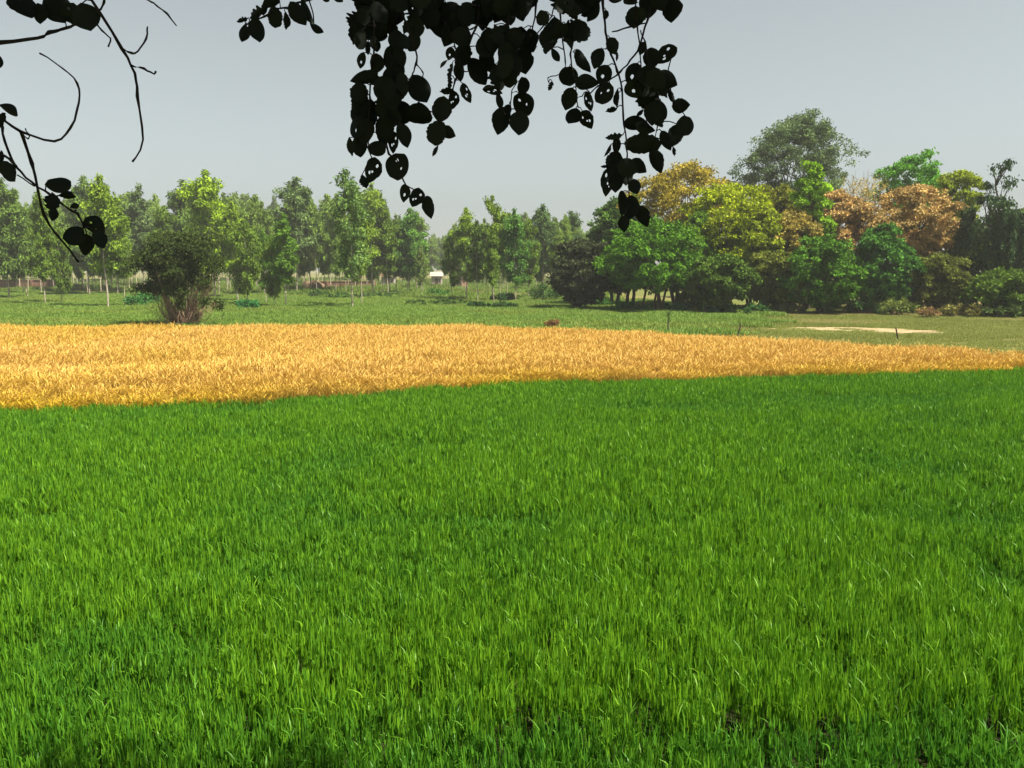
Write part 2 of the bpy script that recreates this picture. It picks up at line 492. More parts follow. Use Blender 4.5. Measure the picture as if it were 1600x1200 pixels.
# -- short grass in the clearing
cc = variants("short_grass_tufts", [patch_clear(k, 1.1, 420) for k in range(4)])
x, y, r = jgrid(4, 60, 20, 72, .75, 4)
keep = (np.abs(x) < .68 * y + 3.0) & (y > yf(x) + .2) & clearing(x, y)
d_in = np.zeros(len(x), dtype=bool)
def inpoly(px, py, poly):
    ins = np.zeros(len(px), dtype=bool)
    j = len(poly) - 1
    for i in range(len(poly)):
        xi, yi = poly[i]; xj, yj = poly[j]
        c = ((yi > py) != (yj > py)) & (px < (xj - xi) * (py - yi) / (yj - yi + 1e-12) + xi)
        ins ^= c
        j = i
    return ins
keep &= ~(inpoly(x, y, dp) & (r.random(len(x)) < .90))
x, y = x[keep], y[keep]; n = len(x)
tint = np.clip((fnoise(x * .4, y, 35, 2.5) - .55) * 2.0 + r.normal(0, .1, n), 0, .8)
sz = .55 + .6 * fnoise(x, y, 36, 3.0)
scatter("clearing_grass", np.stack([x, y, np.zeros(n)], 1), r.uniform(0, 6.28, n), np.stack([np.ones(n), np.ones(n), sz], 1), r.integers(0, 4, n), tint, cc,
        "short olive grass of the clearing before the grove", "grass")

# ------------------------------------------------------------------ trees
def leaf_cloud(C, rad, per, ll, lw, rnd, droop=0.4, shell=0.55, vclump=.35):
    """rhombic leaves in ellipsoidal clumps. C (k,3) centres, rad (k,3), per leaves each"""
    k = len(C)
    n = k * per
    ci = np.repeat(np.arange(k), per)
    d = rnd.normal(size=(n, 3)); d /= np.linalg.norm(d, axis=1)[:, None]
    rr = shell + (1 - shell) * rnd.random(n) ** .7
    rr *= rnd.random(n) ** .25
    pos = C[ci] + d * rad[ci] * rr[:, None]
    ax = rnd.normal(size=(n, 3)) * .8 + d * .5
    ax[:, 2] -= droop * 1.6
    ax /= np.linalg.norm(ax, axis=1)[:, None]
    nn = rnd.normal(size=(n, 3))
    sd = np.cross(ax, nn); sd /= np.linalg.norm(sd, axis=1)[:, None] + 1e-9
    nm = np.cross(ax, sd)
    l = ll * rnd.uniform(.6, 1.35, n)[:, None]; w_ = lw * rnd.uniform(.6, 1.35, n)[:, None]
    V = np.stack([pos, pos + ax * l * .5 + sd * w_ * .5 + nm * w_ * .15, pos + ax * l, pos + ax * l * .5 - sd * w_ * .5 + nm * w_ * .15], 1).reshape(-1, 3)
    Q = np.arange(n * 4).reshape(-1, 4)
    cv = rnd.random(k)
    v = np.clip(cv[ci] * vclump + rnd.beta(1.5, 1.5, n) * (1 - vclump), 0, 1)
    return V, Q, np.repeat(v, 4)

def make_slender(seed, Ht, crown_from=.3, cr=1.7, n_l=34, per=115, leaf=.36, top_sharp=1.0, trunk_r=.085):
    """eucalypt-like plantation tree: thin pale trunk, ascending limbs, hanging leaf clumps"""
    rd = random.Random(seed); rn = np.random.default_rng(seed)
    ts = TubeSet()
    npt = 9
    tp = [Vector((0, 0, -.15))]
    dx = dy = 0
    for i in range(1, npt + 1):
        dx += rd.uniform(-.13, .13); dy += rd.uniform(-.13, .13)
        tp.append(Vector((dx, dy, Ht * i / npt)))
    rads = [trunk_r * (1 - .85 * i / npt) for i in range(npt + 1)]
    ts.tube(tp, rads, 6)
    def tr(t):
        f = t * npt; i = min(int(f), npt - 1)
        return tp[i].lerp(tp[i + 1], f - i)
    C, Rr = [], []
    for j in range(n_l):
        t = crown_from + (1 - crown_from) * (j + rd.random()) / n_l * .97
        u = (t - crown_from) / (1 - crown_from)
        prof = (min(1, .55 + u * 2.0) * (1 - u ** (3.6 * top_sharp)) * .85 + .2)
        if rd.random() < .12: prof *= .3
        a = rd.uniform(0, 6.283)
        Ln = cr * prof * rd.uniform(.6, 1.15)
        p0 = tr(t * .96)
        p1 = p0 + Vector((math.cos(a) * Ln, math.sin(a) * Ln, Ln * rd.uniform(.15, .8)))
        if p1.z > Ht * 1.02: p1.z = Ht * 1.02
        ts.tube(wobble(p0, p1, 3, .06, rd), [trunk_r * .33, trunk_r * .25, trunk_r * .16, trunk_r * .07], 4)
        for q in (1.0, rd.uniform(.45, .75)):
            c = p0.lerp(p1, q) + Vector((rd.uniform(-.2, .2), rd.uniform(-.2, .2), rd.uniform(-.3, .1)))
            s = rd.uniform(.38, .72) * (.75 + .25 * cr)
            C.append(tuple(c)); Rr.append((s, s, s * rd.uniform(.8, 1.4)))
    C.append(tuple(tp[-1])); Rr.append((.3, .3, .6))
    V, Q, v = leaf_cloud(np.array(C), np.array(Rr), per, leaf, leaf * .42, rn, droop=.75, shell=.3)
    return ts.mesh("trunk", M_bark), mesh_np("crown", V, [Q], M_tree, v)

def make_broad(seed, Ht, rx, z0, n_lobe=26, per=330, leaf=.26, lobe=1.25, stems=1, ry=None, droop=.3, bark=None, gap=.0, zpow=1.0, trunk_r=.16, lw=.6, clumps=11):
    """spreading tree: stem(s), limbs to every lobe, leaf-covered lobes over an uneven dome"""
    rd = random.Random(seed); rn = np.random.default_rng(seed)
    ry = ry or rx
    ts = TubeSet()
    stemtops = []
    for s in range(stems):
        a = rd.uniform(0, 6.28)
        off = .0 if stems == 1 else rd.uniform(.15, .5) * rx * .5
        b = Vector((math.cos(a) * off, math.sin(a) * off, -.15))
        t = Vector((b.x * 1.6 + rd.uniform(-.4, .4), b.y * 1.6 + rd.uniform(-.4, .4), z0 + (Ht - z0) * rd.uniform(.25, .4)))
        pts = wobble(b, t, 4, .04, rd)
        k = trunk_r / math.sqrt(stems)
        ts.tube(pts, [k * 1.25, k, k * .9, k * .8, k * .65], 7)
        stemtops.append((pts, k))
    C, Rr = [], []
    cz, hz = (Ht + z0) / 2, (Ht - z0) / 2
    for j in range(n_lobe):
        # golden-angle spread over the dome with noise
        u = (j + .5) / n_lobe
        zz = (1 - 2 * u)
        zz = math.copysign(abs(zz) ** zpow, zz)
        a = j * 2.39996 + rd.uniform(-.35, .35)
        rr = math.sqrt(max(0, 1 - zz * zz)) * rd.uniform(.55, 1.10)
        if rd.random() < .25: rr *= .5
        s = lobe * rd.uniform(.62, 1.25)
        c = Vector((rx * rr * math.cos(a) * .82, ry * rr * math.sin(a) * .82, cz + (hz - s * .5) * zz * rd.uniform(.80, 1.06)))
        if rd.random() < gap: continue
        C.append(tuple(c)); Rr.append((s, s, s * rd.uniform(.6, .85)))
        pts, k = rd.choice(stemtops)
        p0 = pts[rd.choice((2, 3, 4))]
        ts.tube(wobble(p0, c, 4, .07, rd, sag=-.05), [k * .5, k * .4, k * .3, k * .2, k * .08], 5)
    C2, R2 = [], []
    ccx = Vector((0, 0, cz))
    for c, s3 in zip(C, Rr):
        c = Vector(c)
        out = (c - ccx).normalized() if (c - ccx).length > .1 else Vector((0, 0, 1))
        for k in range(clumps):
            d = Vector((rd.gauss(0, 1), rd.gauss(0, 1), rd.gauss(0, 1))).normalized() + out * .55 + Vector((0, 0, .25))
            d.normalize()
            q = rd.uniform(.65, 1.08)
            C2.append((c.x + d.x * s3[0] * q, c.y + d.y * s3[1] * q, c.z + d.z * s3[2] * q))
            f = s3[0] * rd.uniform(.24, .46)
            R2.append((f * 1.15, f * 1.15, f * .62))
    V, Q, v = leaf_cloud(np.array(C2), np.array(R2), per, leaf, leaf * lw, rn, droop=droop, shell=.25, vclump=.5)
    keep_v = V.reshape(-1, 4, 3)[:, :, 2].min(1) > .05
    V = V.reshape(-1, 4, 3)[keep_v].reshape(-1, 3); v = v.reshape(-1, 4)[keep_v].ravel(); Q = np.arange(len(V)).reshape(-1, 4)
    return ts.mesh("trunk", bark or M_dbark), mesh_np("crown", V, [Q], M_tree, v)

def place(name, meshes, loc, label, cat, color, group=None, s=(1, 1, 1), rz=0.0):
    e = empty(name, loc, label, cat, group, rz)
    e.scale = s
    for nm, me in zip(("trunk", "crown"), meshes):
        c = link(bpy.data.objects.new(nm, me), e)
        c.color = (*color, 1)
    return e

# --- plantation trees at the left and centre
SL = [make_slender(11, 13, .24, 1.75, 42), make_slender(12, 13, .30, 1.5, 36), make_slender(13, 13, .20, 2.1, 50), make_slender(14, 13, .30, 1.35, 34),
      make_slender(15, 13, .25, 1.9, 44), make_slender(16, 13, .24, 1.6, 40), make_slender(17, 13, .34, 1.7, 34, 95, top_sharp=1.6),
      make_slender(18, 13, .28, 1.5, 40, top_sharp=.7), make_slender(19, 13, .36, 1.6, 30, 105)]
SPARSE = make_slender(21, 13, .26, 1.5, 28, 64, trunk_r=.07)
BUSHY = make_slender(22, 9, .17, 1.9, 44, 120, top_sharp=2.0)
E1, E2, E3, E4 = (.080, .138, .026), (.105, .170, .026), (.070, .122, .034), (.140, .225, .018)
front = [   # px, base y, top y, variant, colour, width factor, label
    (14, 468, 283, SL[2], E3, 1.1, "tall dark green tree at the left edge of the plantation"),
    (44, 466, 322, SL[4], E1, 1.1, "rounded mid-green tree second from the left edge of the plantation"),
    (71, 477, 302, SL[5], E1, .8, "slim tree with thin pale trunk standing forward in the low crop near the left edge"),
    (97, 474, 352, BUSHY, E1, .62, "short leafy plantation tree behind the drooping left leaves"),
    (140, 462, 281, SL[0], E3, 1.1, "tall bluish tree just left of the white-trunked front tree"),
    (169, 482, 277, SL[1], E2, 1.1, "tall front tree with crooked white trunk left of the dark bush"),
    (195, 480, 328, SL[6], E1, .85, "slim pale-trunked tree between the white-trunked tree and dark bush"),
    (226, 460, 293, SL[3], (.075, .12, .06), 1.0, "pale thin-topped tree rising directly behind the dark bush's left side"),
    (262, 464, 325, SL[4], E1, 1.1, "mid-green tree hidden low behind the dark bush"),
    (296, 460, 286, SL[6], E3, 1.0, "narrow tree with small tufted top left of the bright green tree"),
    (336, 466, 271, SL[2], E4, 1.25, "bright yellow-green full-crowned tree behind the dark bush"),
    (372, 472, 318, SL[5], E2, 1.0, "light green tree right of the bright yellow-green tree"),
    (388, 478, 345, BUSHY, E1, .72, "tree with short white trunk right of the dark bush"),
    (416, 476, 362, SL[0], (.065, .14, .026), .9, "small deep green tree, leftmost of the three before the pale tall trees"),
    (431, 480, 372, BUSHY, E1, .60, "small leafy tree in the middle of the three small front trees"),
    (446, 481, 338, SL[3], (.07, .145, .026), 1.1, "slim green tree, rightmost of the three small front trees"),
    (464, 460, 281, SL[6], (.07, .115, .055), 1.25, "tall pale tree with bare upper trunk and bunched top"),
    (487, 458, 299, SL[3], E3, 1.0, "narrow pointed tree right of the tall bunch-topped tree"),
    (517, 456, 326, SL[0], E3, 1.1, "bluish-green tree left of the sparse tall front tree"),
    (551, 482, 269, SPARSE, (.07, .13, .045), 1.2, "sparse tall front tree with long thin straight trunk"),
    (565, 479, 305, SPARSE, E2, .9, "thin-trunked sparse tree beside the sparse tall one"),
    (583, 462, 290, SL[2], E2, .95, "tall full-topped tree right of the sparse tall tree"),
    (606, 462, 335, SL[1], E1, 1.1, "green tree left of the round-headed plantation tree"),
    (636, 461, 328, SL[4], (.07, .155, .04), 1.2, "round-headed light green tree left of the gap in the plantation"),
    (660, 464, 385, SPARSE, (.09, .13, .05), 1.0, "small thin tree at the left side of the plantation gap"),
    (706, 470, 368, SL[5], E1, .9, "leaning leafy tree at the right side of the plantation gap"),
    (729, 470, 329, SL[0], E2, 1.1, "pointed green tree right of the plantation gap"),
    (746, 472, 347, SL[1], E3, 1.0, "dark leafy tree behind the pointed green one"),
    (770, 472, 309, SL[6], E2, .75, "wispy tree topping the plantation's right-hand stand"),
    (772, 476, 362, SL[3], E1, .9, "low leafy tree with crooked double-looking trunk before the wispy tree"),
    (806, 472, 330, SL[2], (.06, .14, .035), 1.0, "broad green tree in the plantation's right-hand stand"),
    (826, 468, 345, SL[4], E1, .9, "mid-green tree right of the broad one in the right-hand stand"),
    (848, 462, 323, SL[5], (.06, .11, .05), 1.2, "pale flat-topped tree near the right end of the plantation"),
    (872, 466, 362, SL[0], (.085, .14, .035), 1.0, "yellowish tree just left of the dark grove's end"),
    (893, 460, 333, SL[6], (.06, .11, .05), 1.1, "small-topped tree, last of the plantation before the grove"),
]
rr_ = random.Random(5)
REAR = [(205, ("slender hazy tree in the rear rows left of the dark bush", "rear trees left of the dark bush")),
        (365, ("slender hazy tree in the rear rows directly behind the dark bush", "rear trees behind the dark bush")),
        (520, ("slender hazy tree in the rear rows behind the three small front trees", "rear trees behind the small front trees")),
        (655, ("slender hazy tree in the rear rows around the sparse tall tree", "rear trees around the sparse tall tree")),
        (700, ("low faint tree seen far off through the plantation gap", "far trees in the plantation gap")),
        (2000, ("slender hazy tree in the rear rows of the plantation's right-hand stand", "rear trees of the right-hand stand"))]
for px, by, ty, var, colr, wf, lab in front:
    g = ground(px, by)
    zt = zpix(ty, g.y)
    h0 = 9 if var is BUSHY else 13
    s = zt / h0
    place("plantation_tree", var, (g.x, g.y, 0), lab, "tree", colr, "front trees of the plantation", (s * wf, s * wf, s), rr_.uniform(0, 6.28))
for i in range(255):
    px = -90 + 1040 * (i + rr_.uniform(.1, .9)) / 255
    d = rr_.choice((105, 122, 140, 160, 185, 210)) + rr_.uniform(-6, 6)
    if 662 < px < 695: d += 90
    x = at(px, 440, d).x
    ty = rr_.uniform(302, 358) if px < 600 else rr_.uniform(334, 368)
    if 655 < px < 700: ty = rr_.uniform(366, 378)
    zt = zpix(ty, d)
    s = zt / 13
    c0 = Vector((.092, .150, .040)) * rr_.uniform(.8, 1.3)
    place("plantation_tree", rr_.choice(SL), (x, d, 0), 
          next(l for lim, l in REAR if px < lim)[0], "tree", tuple(c0), next(l for lim, l in REAR if px < lim)[1], (s * rr_.uniform(.7, 1.05), s * rr_.uniform(.7, 1.05), s), rr_.uniform(0, 6.28))

# --- the dark grove at the right:  px, top y, half width px, distance, colour, label, options
DG, MG, YG, OL = (.034, .075, .014), (.042, .115, .014), (.160, .205, .010), (.095, .110, .016)
grove = [
    (908, 372, 46, 66, (.030, .040, .026), "dusky grey-green bushy tree at the left end of the grove", dict(z0=.3, stems=4)),
    (962, 308, 50, 72, DG, "very dark round tree behind the lowest hanging leaves", dict(z0=1.0)),
    (1062, 256, 82, 72, (.175, .148, .026), "golden-brown domed tree at the grove's left shoulder", dict(z0=4.0)),
    (1016, 346, 80, 62, (.046, .115, .012), "deep green spreading tree with dark leaning trunks", dict(z0=1.3, stems=5)),
    (1130, 285, 76, 67, YG, "bright yellow-green rounded tree in the middle of the grove", dict(z0=2.4)),
    (1122, 398, 52, 60, (.042, .080, .016), "low dark bushy tree under the yellow-green crown", dict(z0=.5, stems=4)),
    (1205, 284, 56, 71, OL, "dull olive tree right of the yellow-green crown", dict(z0=1.2)),
    (1237, 175, 74, 92, (.060, .095, .055), "tallest tree, grey-green and hazy, rising behind the grove", dict(z0=6.5, lobe=2.1, n=66, per=84)),
    (1262, 251, 26, 66, (.115, .215, .018), "narrow spire of bright green creeper below the tallest tree", dict(z0=1.0, lobe=.7)),
    (1292, 297, 56, 69, (.235, .168, .100), "pinkish-brown half-bare tree in the grove", dict(z0=3.0, gap=.2)),
    (1288, 374, 62, 60, (.044, .110, .014), "dense dark green tree in front of the pinkish-brown one", dict(z0=.4, stems=3)),
    (1376, 356, 54, 61, (.036, .100, .022), "bluish-green bushy tree left of the rust-brown one's trunk", dict(z0=.5, stems=3)),
    (1412, 241, 62, 78, (.060, .165, .024), "fresh green tree showing above the rust-brown crown", dict(z0=3.5)),
    (1424, 288, 66, 65, (.225, .160, .088), "rust-brown dry-leaved tree with forked dark trunk", dict(z0=3.6, stems=1, gap=.22)),
    (1488, 268, 46, 72, (.14, .185, .018), "yellow-green tree right of the rust-brown crown", dict(z0=2.5)),
    (1462, 396, 50, 61, (.065, .082, .020), "low olive bushy tree below the rust-brown crown", dict(z0=.3, stems=3)),
    (1592, 318, 56, 66, (.085, .120, .016), "olive-yellow tree at the right edge above the dark shrubs", dict(z0=1.5)),
    (1575, 424, 52, 57, (.055, .100, .018), "low green shrub tree in the right corner of the grove", dict(z0=.2, stems=4)),
    (1690, 330, 90, 66, OL, "olive tree beyond the right edge of the grove", dict(z0=1.0)),
    (1700, 410, 80, 58, DG, "dark shrub tree beyond the right corner of the grove", dict(z0=.3, stems=3)),
    (1178, 318, 50, 65, (.125, .165, .014), "yellowish tree leaning out right of the bright yellow-green one", dict(z0=1.0, stems=3)),
    (1240, 330, 44, 65, (.175, .150, .050), "tan-green tree below the bright creeper spire", dict(z0=.8, stems=3)),
    (1338, 318, 40, 68, (.19, .135, .065), "faded brownish tree between the pinkish and rust-brown crowns", dict(z0=1.5, gap=.15)),
    (1510, 355, 44, 64, (.050, .075, .016), "dark olive tree left of the creeper-hung tree", dict(z0=.5, stems=3)),
    (1085, 335, 46, 65, (.060, .115, .014), "mid-green tree between the deep green and yellow-green crowns", dict(z0=.8, stems=3)),
    (985, 300, 40, 74, (.060, .120, .018), "green tree peeping out left of the golden-brown dome", dict(z0=1.0)),
    (1215, 392, 48, 62, (.075, .095, .020), "dull olive bushy tree between two dark green front trees", dict(z0=.4, stems=3)),
]
for i, (px, ty, hw, d, colr, lab, op) in enumerate(grove):
    x = at(px, 430, d).x
    zt = zpix(ty, d); rx = hw / F * d
    lobe = op.get("lobe", max(.75, rx * .36))
    nl = op.get("n", 40)
    m = make_broad(40 + i, zt, rx, op["z0"], nl, op.get("per", 60), .235, lobe, op.get("stems", 2), gap=op.get("gap", 0), trunk_r=.2, droop=.35)
    place("grove_tree", m, (x, d, 0), lab, "tree", tuple(1.18 * c for c in colr), "trees of the grove at the right")

# hanging creeper tree at the far right: airy top, curtains of hanging stems
def creeper_tree():
    rd = random.Random(3); rn = np.random.default_rng(3)
    d = 62.0
    x = at(1545, 430, d).x
    zt = zpix(248, d)
    ts = TubeSet()
    tp = wobble((0, 0, -.15), (.3, 0, zt * .95), 7, .03, rd)
    ts.tube(tp, [.22, .2, .17, .14, .11, .08, .05, .02], 7)
    C, Rr = [], []
    for zz, rad, nn in ((zt * .97, .5, 4), (zt * .86, .9, 5), (zt * .74, 1.5, 8), (zt * .62, 2.0, 10)):
        for j in range(nn):
            a = rd.uniform(0, 6.28)
            c = Vector((.25 + math.cos(a) * rad * rd.uniform(.5, 1), math.sin(a) * rad * rd.uniform(.5, 1), zz + rd.uniform(-.4, .4)))
            ts.tube(wobble(tp[4] if zz < zt * .9 else tp[6], c, 3, .05, rd), [.06, .045, .03, .01], 4)
            s = rd.uniform(.4, .75)
            C.append(tuple(c)); Rr.append((s, s, s * .8))
    for j in range(46):          # curtains
        a = rd.uniform(0, 6.28); r = rd.uniform(1.2, 2.4)
        top = zt * rd.uniform(.5, .72); ln = rd.uniform(2.0, 4.4)
        for q in range(5):
            C.append((.1 + math.cos(a) * r, math.sin(a) * r, max(.6, top - ln * q / 4))); Rr.append((.28, .28, .6))
    V, Q, v = leaf_cloud(np.array(C), np.array(Rr), 52, .27, .12, rn, droop=1.1, shell=.2)
    place("creeper_hung_tree", (ts.mesh("trunk", M_dbark), mesh_np("crown", V, [Q], M_tree, v)), (x, d, 0),
          "dark tree draped with hanging creeper curtains near the right edge", "tree", (.028, .055, .030), "trees of the grove at the right")
creeper_tree()

# dry bamboo-like wisps behind the pinkish tree
def dry_canes():
    rd = random.Random(8); rn = np.random.default_rng(8)
    d = 74.0
    x = at(1342, 430, d).x; zt = zpix(268, d)
    ts = TubeSet()
    for k in range(40):
        a = rd.uniform(0, 6.28); r = rd.uniform(0, .6)
        b = Vector((math.cos(a) * r, math.sin(a) * r, -.1))
        ts.tube(wobble(b, (b.x * 2.8 + rd.uniform(-.4, .4), b.y * 2.8, zt * rd.uniform(.8, 1.02)), 5, .02, rd), [.03, .028, .025, .02, .015, .006], 4)
    C = np.stack([rn.normal(0, .9, 60), rn.normal(0, .9, 60), rn.uniform(zt * .6, zt * .93, 60)], 1)
    V, Q, v = leaf_cloud(C, np.tile([.4, .4, .7], (60, 1)), 22, .4, .06, rn, droop=-.5, shell=.2)
    e = empty("cane_clump", (x, d, 0), "clump of dry tan canes sticking up between two green trees", "canes")
    for nm, me in (("stems", ts.mesh("stems", M_stem)), ("foliage", mesh_np("foliage", V, [Q], M_tree, v))):
        c = link(bpy.data.objects.new(nm, me), e); c.color = (.26, .22, .10, 1)
dry_canes()

# --- the dark lone bush in the low crop
def lone_bush():
    rd = random.Random(31); rn = np.random.default_rng(31)
    g = ground(284, 512)
    d = g.y; u = d / F
    ts = TubeSet()
    for k in range(110):
        a = rd.uniform(0, 6.28); r = abs(rd.gauss(0, .30))
        b = Vector((math.cos(a) * r, math.sin(a) * r, -.1))
        L = rd.uniform(1.1, 3.4); o = rd.uniform(.15, .7)
        ts.tube(wobble(b, b + Vector((math.cos(a) * L * o, math.sin(a) * L * o, L)), 4, .05, rd), [rd.uniform(.02, .055), .03, .022, .015, .006], 5)
    for k in range(420):       # fine dead twigs round the foot
        a = rd.uniform(0, 6.28); r = rd.uniform(.1, 1.7); z = rd.uniform(.25, 1.7)
        p = Vector((math.cos(a) * r, math.sin(a) * r, z))
        q = p + Vector((rd.uniform(-.5, .5), rd.uniform(-.5, .5), rd.uniform(-.75, .5)))
        q.z = max(q.z, .02)
        ts.tube([p, p.lerp(q, .5) + Vector((rd.uniform(-.08, .08),) * 3), q], [.014, .011, .005], 3)
    C, Rr = [], []
    W = 78 * u
    zt = zpix(353, d)
    for j in range(125):
        a = rd.uniform(0, 6.28); t = rd.random()
        z = 2.0 + (zt - 2.5) * t
        prof = math.sqrt(max(.05, 1 - (abs(t - .42) / .66) ** 2))
        r = W * prof * math.sqrt(rd.random()) * .86
        s = rd.uniform(.35, .75)
        C.append((math.cos(a) * r - .12, math.sin(a) * r, z)); Rr.append((s * 1.1, s, s * .7))
    for j in range(4):          # thin leafy fringe reaching lower at the right side
        C.append((rd.uniform(.4, 2.0), rd.uniform(-1.2, 1.2), rd.uniform(.6, 1.8))); Rr.append((.4, .4, .4))
    V, Q, v = leaf_cloud(np.array(C), np.array(Rr), 210, .17, .07, rn, droop=.5, shell=.3)
    e = empty("thorn_bush", (g.x, g.y, 0), "lone dark umbrella-shaped thorn bush behind the ripe wheat", "bush")
    for nm, me, colr in (("stems", ts.mesh("stems", M_stem), (1, 1, 1)), ("crown", mesh_np("crown", V, [Q], M_tree, v), (.026, .042, .015))):
        c = link(bpy.data.objects.new(nm, me), e); c.color = (*colr, 1)
lone_bush()

# --- shrubs and weeds
def shrub(seed, loc, rx, hgt, colr, label, cat="shrub", name="shrub", group=None, leaf=.16, per=90, n=14, bark=None):
    rd = random.Random(seed); rn = np.random.default_rng(seed)
    ts = TubeSet(); C, Rr = [], []
    for k in range(n):
        a = rd.uniform(0, 6.28); r = rx * math.sqrt(rd.random())
        c = Vector((math.cos(a) * r, math.sin(a) * r, hgt * rd.uniform(.35, .85) * (1 - .4 * (r / rx) ** 2)))
        ts.tube(wobble((c.x * .2, c.y * .2, -.05), c, 3, .06, rd), [.025, .02, .014, .006], 4)
        s = hgt * rd.uniform(.18, .3)
        C.append(tuple(c)); Rr.append((s * 1.3, s * 1.3, s))
    V, Q, v = leaf_cloud(np.array(C), np.array(Rr), per, leaf, leaf * .45, rn, droop=0, shell=.2)
    V[:, 2] = np.maximum(V[:, 2], .01)
    e = empty(name, loc, label, cat, group)
    for nm, me in (("stems", ts.mesh("stems", bark or M_stem)), ("foliage", mesh_np("foliage", V, [Q], M_tree, v))):
        c = link(bpy.data.objects.new(nm, me), e); c.color = (*colr, 1)
    return e
g = ground(864, 516)
shrub(61, (g.x, g.y, 0), .42, .62, (.16, .095, .065), "small reddish-brown dry weed at the back edge of the ripe wheat", "weed", "dry_weed", leaf=.10)
g = ground(1446, 497)
shrub(62, (g.x, g.y, 0), .75, .75, (.17, .115, .07), "brown dry weed clump at the foot of the grove", "weed", "dry_weed", leaf=.14)
for k, (px, by, rw, hh, colr, lab) in enumerate((
        (498, 466, 1.6, .9, (.035, .075, .026), "dark shrub left of the sparse tall tree"),
        (530, 467, 2.6, .8, (.035, .080, .026), "wide low dark shrub beside the sparse tall tree's trunk"),
        (590, 465, 2.4, .7, (.040, .085, .028), "low shrub right of the sparse tall tree's trunk"),
        (680, 466, 1.5, 1.1, (.045, .12, .030), "green shrub standing in the plantation gap"),
        (672, 478, 2.2, .6, (.045, .085, .028), "flat dark weeds before the plantation gap"),
        (700, 478, 1.6, .6, (.045, .090, .028), "flat dark weeds right of the plantation gap"),
        (790, 472, 1.3, .9, (.025, .065, .030), "dark round shrub under the right-hand stand"),
        (746, 482, 1.0, .5, (.030, .070, .030), "small dark weed clump before the right-hand stand"),
        (788, 483, 1.0, .5, (.030, .070, .030), "small dark weed clump in front of the dark round shrub"),
        (855, 472, 1.5, 2.0, (.035, .080, .026), "tall weedy shrub between the plantation and the grove"),
        (385, 484, .9, .8, (.03, .12, .05), "bluish-green weed clump right of the dark bush"),
        (225, 480, 1.4, 1.2, (.04, .13, .045), "bright green shrub left of the dark bush's foot"),
        (1395, 492, 1.4, 1.2, (.08, .11, .035), "pale olive shrub at the grove's foot left of the dry weed"),
        (1345, 491, 1.2, 1.0, (.04, .09, .035), "green shrub at the foot of the dense dark tree"),
        (1500, 494, 1.8, .9, (.10, .10, .04), "yellowish weedy shrub right of the dry weed clump"),
        (1560, 495, 1.8, 1.0, (.05, .085, .03), "low green shrub at the right corner of the grove's foot"),
        (1230, 490, 1.2, .7, (.06, .08, .03), "small dull shrub at the foot of the olive trees"),
        (935, 480, 2.0, .8, (.04, .12, .03), "green shrub at the foot of the dusky tree"),
        (1000, 487, 2.2, .8, (.03, .10, .03), "grassy green shrub below the leaning trunks"),
        (1090, 489, 2.4, .9, (.022, .085, .035), "dark grassy shrub under the low bushy tree"),
        (1160, 490, 2.0, .8, (.03, .085, .03), "dark grassy shrub right of the low bushy tree"),
)):
    g = ground(px, by)
    shrub(80 + k, (g.x, g.y, 0), rw, hh, colr, lab, leaf=.22, per=110, n=18)

# --- stakes
def stake(px, y0, y1, dx, rad, label, leafy_top=False, h=None):
    g = ground(px, y0)
    p0 = Vector((g.x, g.y, -.1)); p1 = at(px + dx, y1, g.y)
    ts = TubeSet()
    rd = random.Random(px)
    ts.tube(wobble(p0, p1, 4, .015, rd), [rad * 1.15, rad, rad * .95, rad * .9, rad * .7], 7)
    e = empty("field_stake", (g.x, g.y, 0), label, "stake")
    me = ts.mesh("pole", M_woodd)
    o = link(bpy.data.objects.new("pole", me), e); o.matrix_parent_inverse = Matrix.Translation((-g.x, -g.y, 0))
    ts = TubeSet(); ts.tube([p1 + Vector((0, 0, -.06)), p1 + Vector((0, 0, .012))], [rad * .95, rad * .6], 7)
    o = link(bpy.data.objects.new("cut_end", ts.mesh("cut_end", M_stem)), e); o.matrix_parent_inverse = Matrix.Translation((-g.x, -g.y, 0))
    if leafy_top:
        rn = np.random.default_rng(4)
        C = np.array([tuple(p0.lerp(p1, t)) for t in (.6, .75, .9)])
        V, Q, v = leaf_cloud(C, np.tile([.07, .07, .25], (3, 1)), 14, .3, .05, rn, droop=-1.0, shell=.1)
        o = link(bpy.data.objects.new("reed_leaf", mesh_np("reed_leaf", V, [Q], M_tree, v)), e)
        o.matrix_parent_inverse = Matrix.Translation((-g.x, -g.y, 0)); o.color = (.06, .11, .035, 1)
stake(1043, 522, 487, 2, .04, "thin upright stake with reed leaves at the back edge of the ripe wheat", True)
stake(1150, 528, 506, 8, .036, "short leaning stake in the clearing left of the bare dirt")
stake(1404, 531, 512, -4, .04, "short leaning stake in front of the bare dirt strip")

# --- far walls and huts between the trunks
def boxmesh(name, x0, x1, y0, y1, z0, z1, mat, bev=.02):
    bm = bmesh.new()
    bmesh.ops.create_cube(bm, size=1)
    for v_ in bm.verts:
        v_.co = Vector(((x0 + x1) / 2 + v_.co.x * (x1 - x0), (y0 + y1) / 2 + v_.co.y * (y1 - y0), (z0 + z1) / 2 + v_.co.z * (z1 - z0)))
    if bev: bmesh.ops.bevel(bm, geom=bm.edges[:], offset=bev, segments=1, affect='EDGES')
    me = bpy.data.meshes.new(name); bm.to_mesh(me); bm.free(); me.materials.append(mat)
    return me

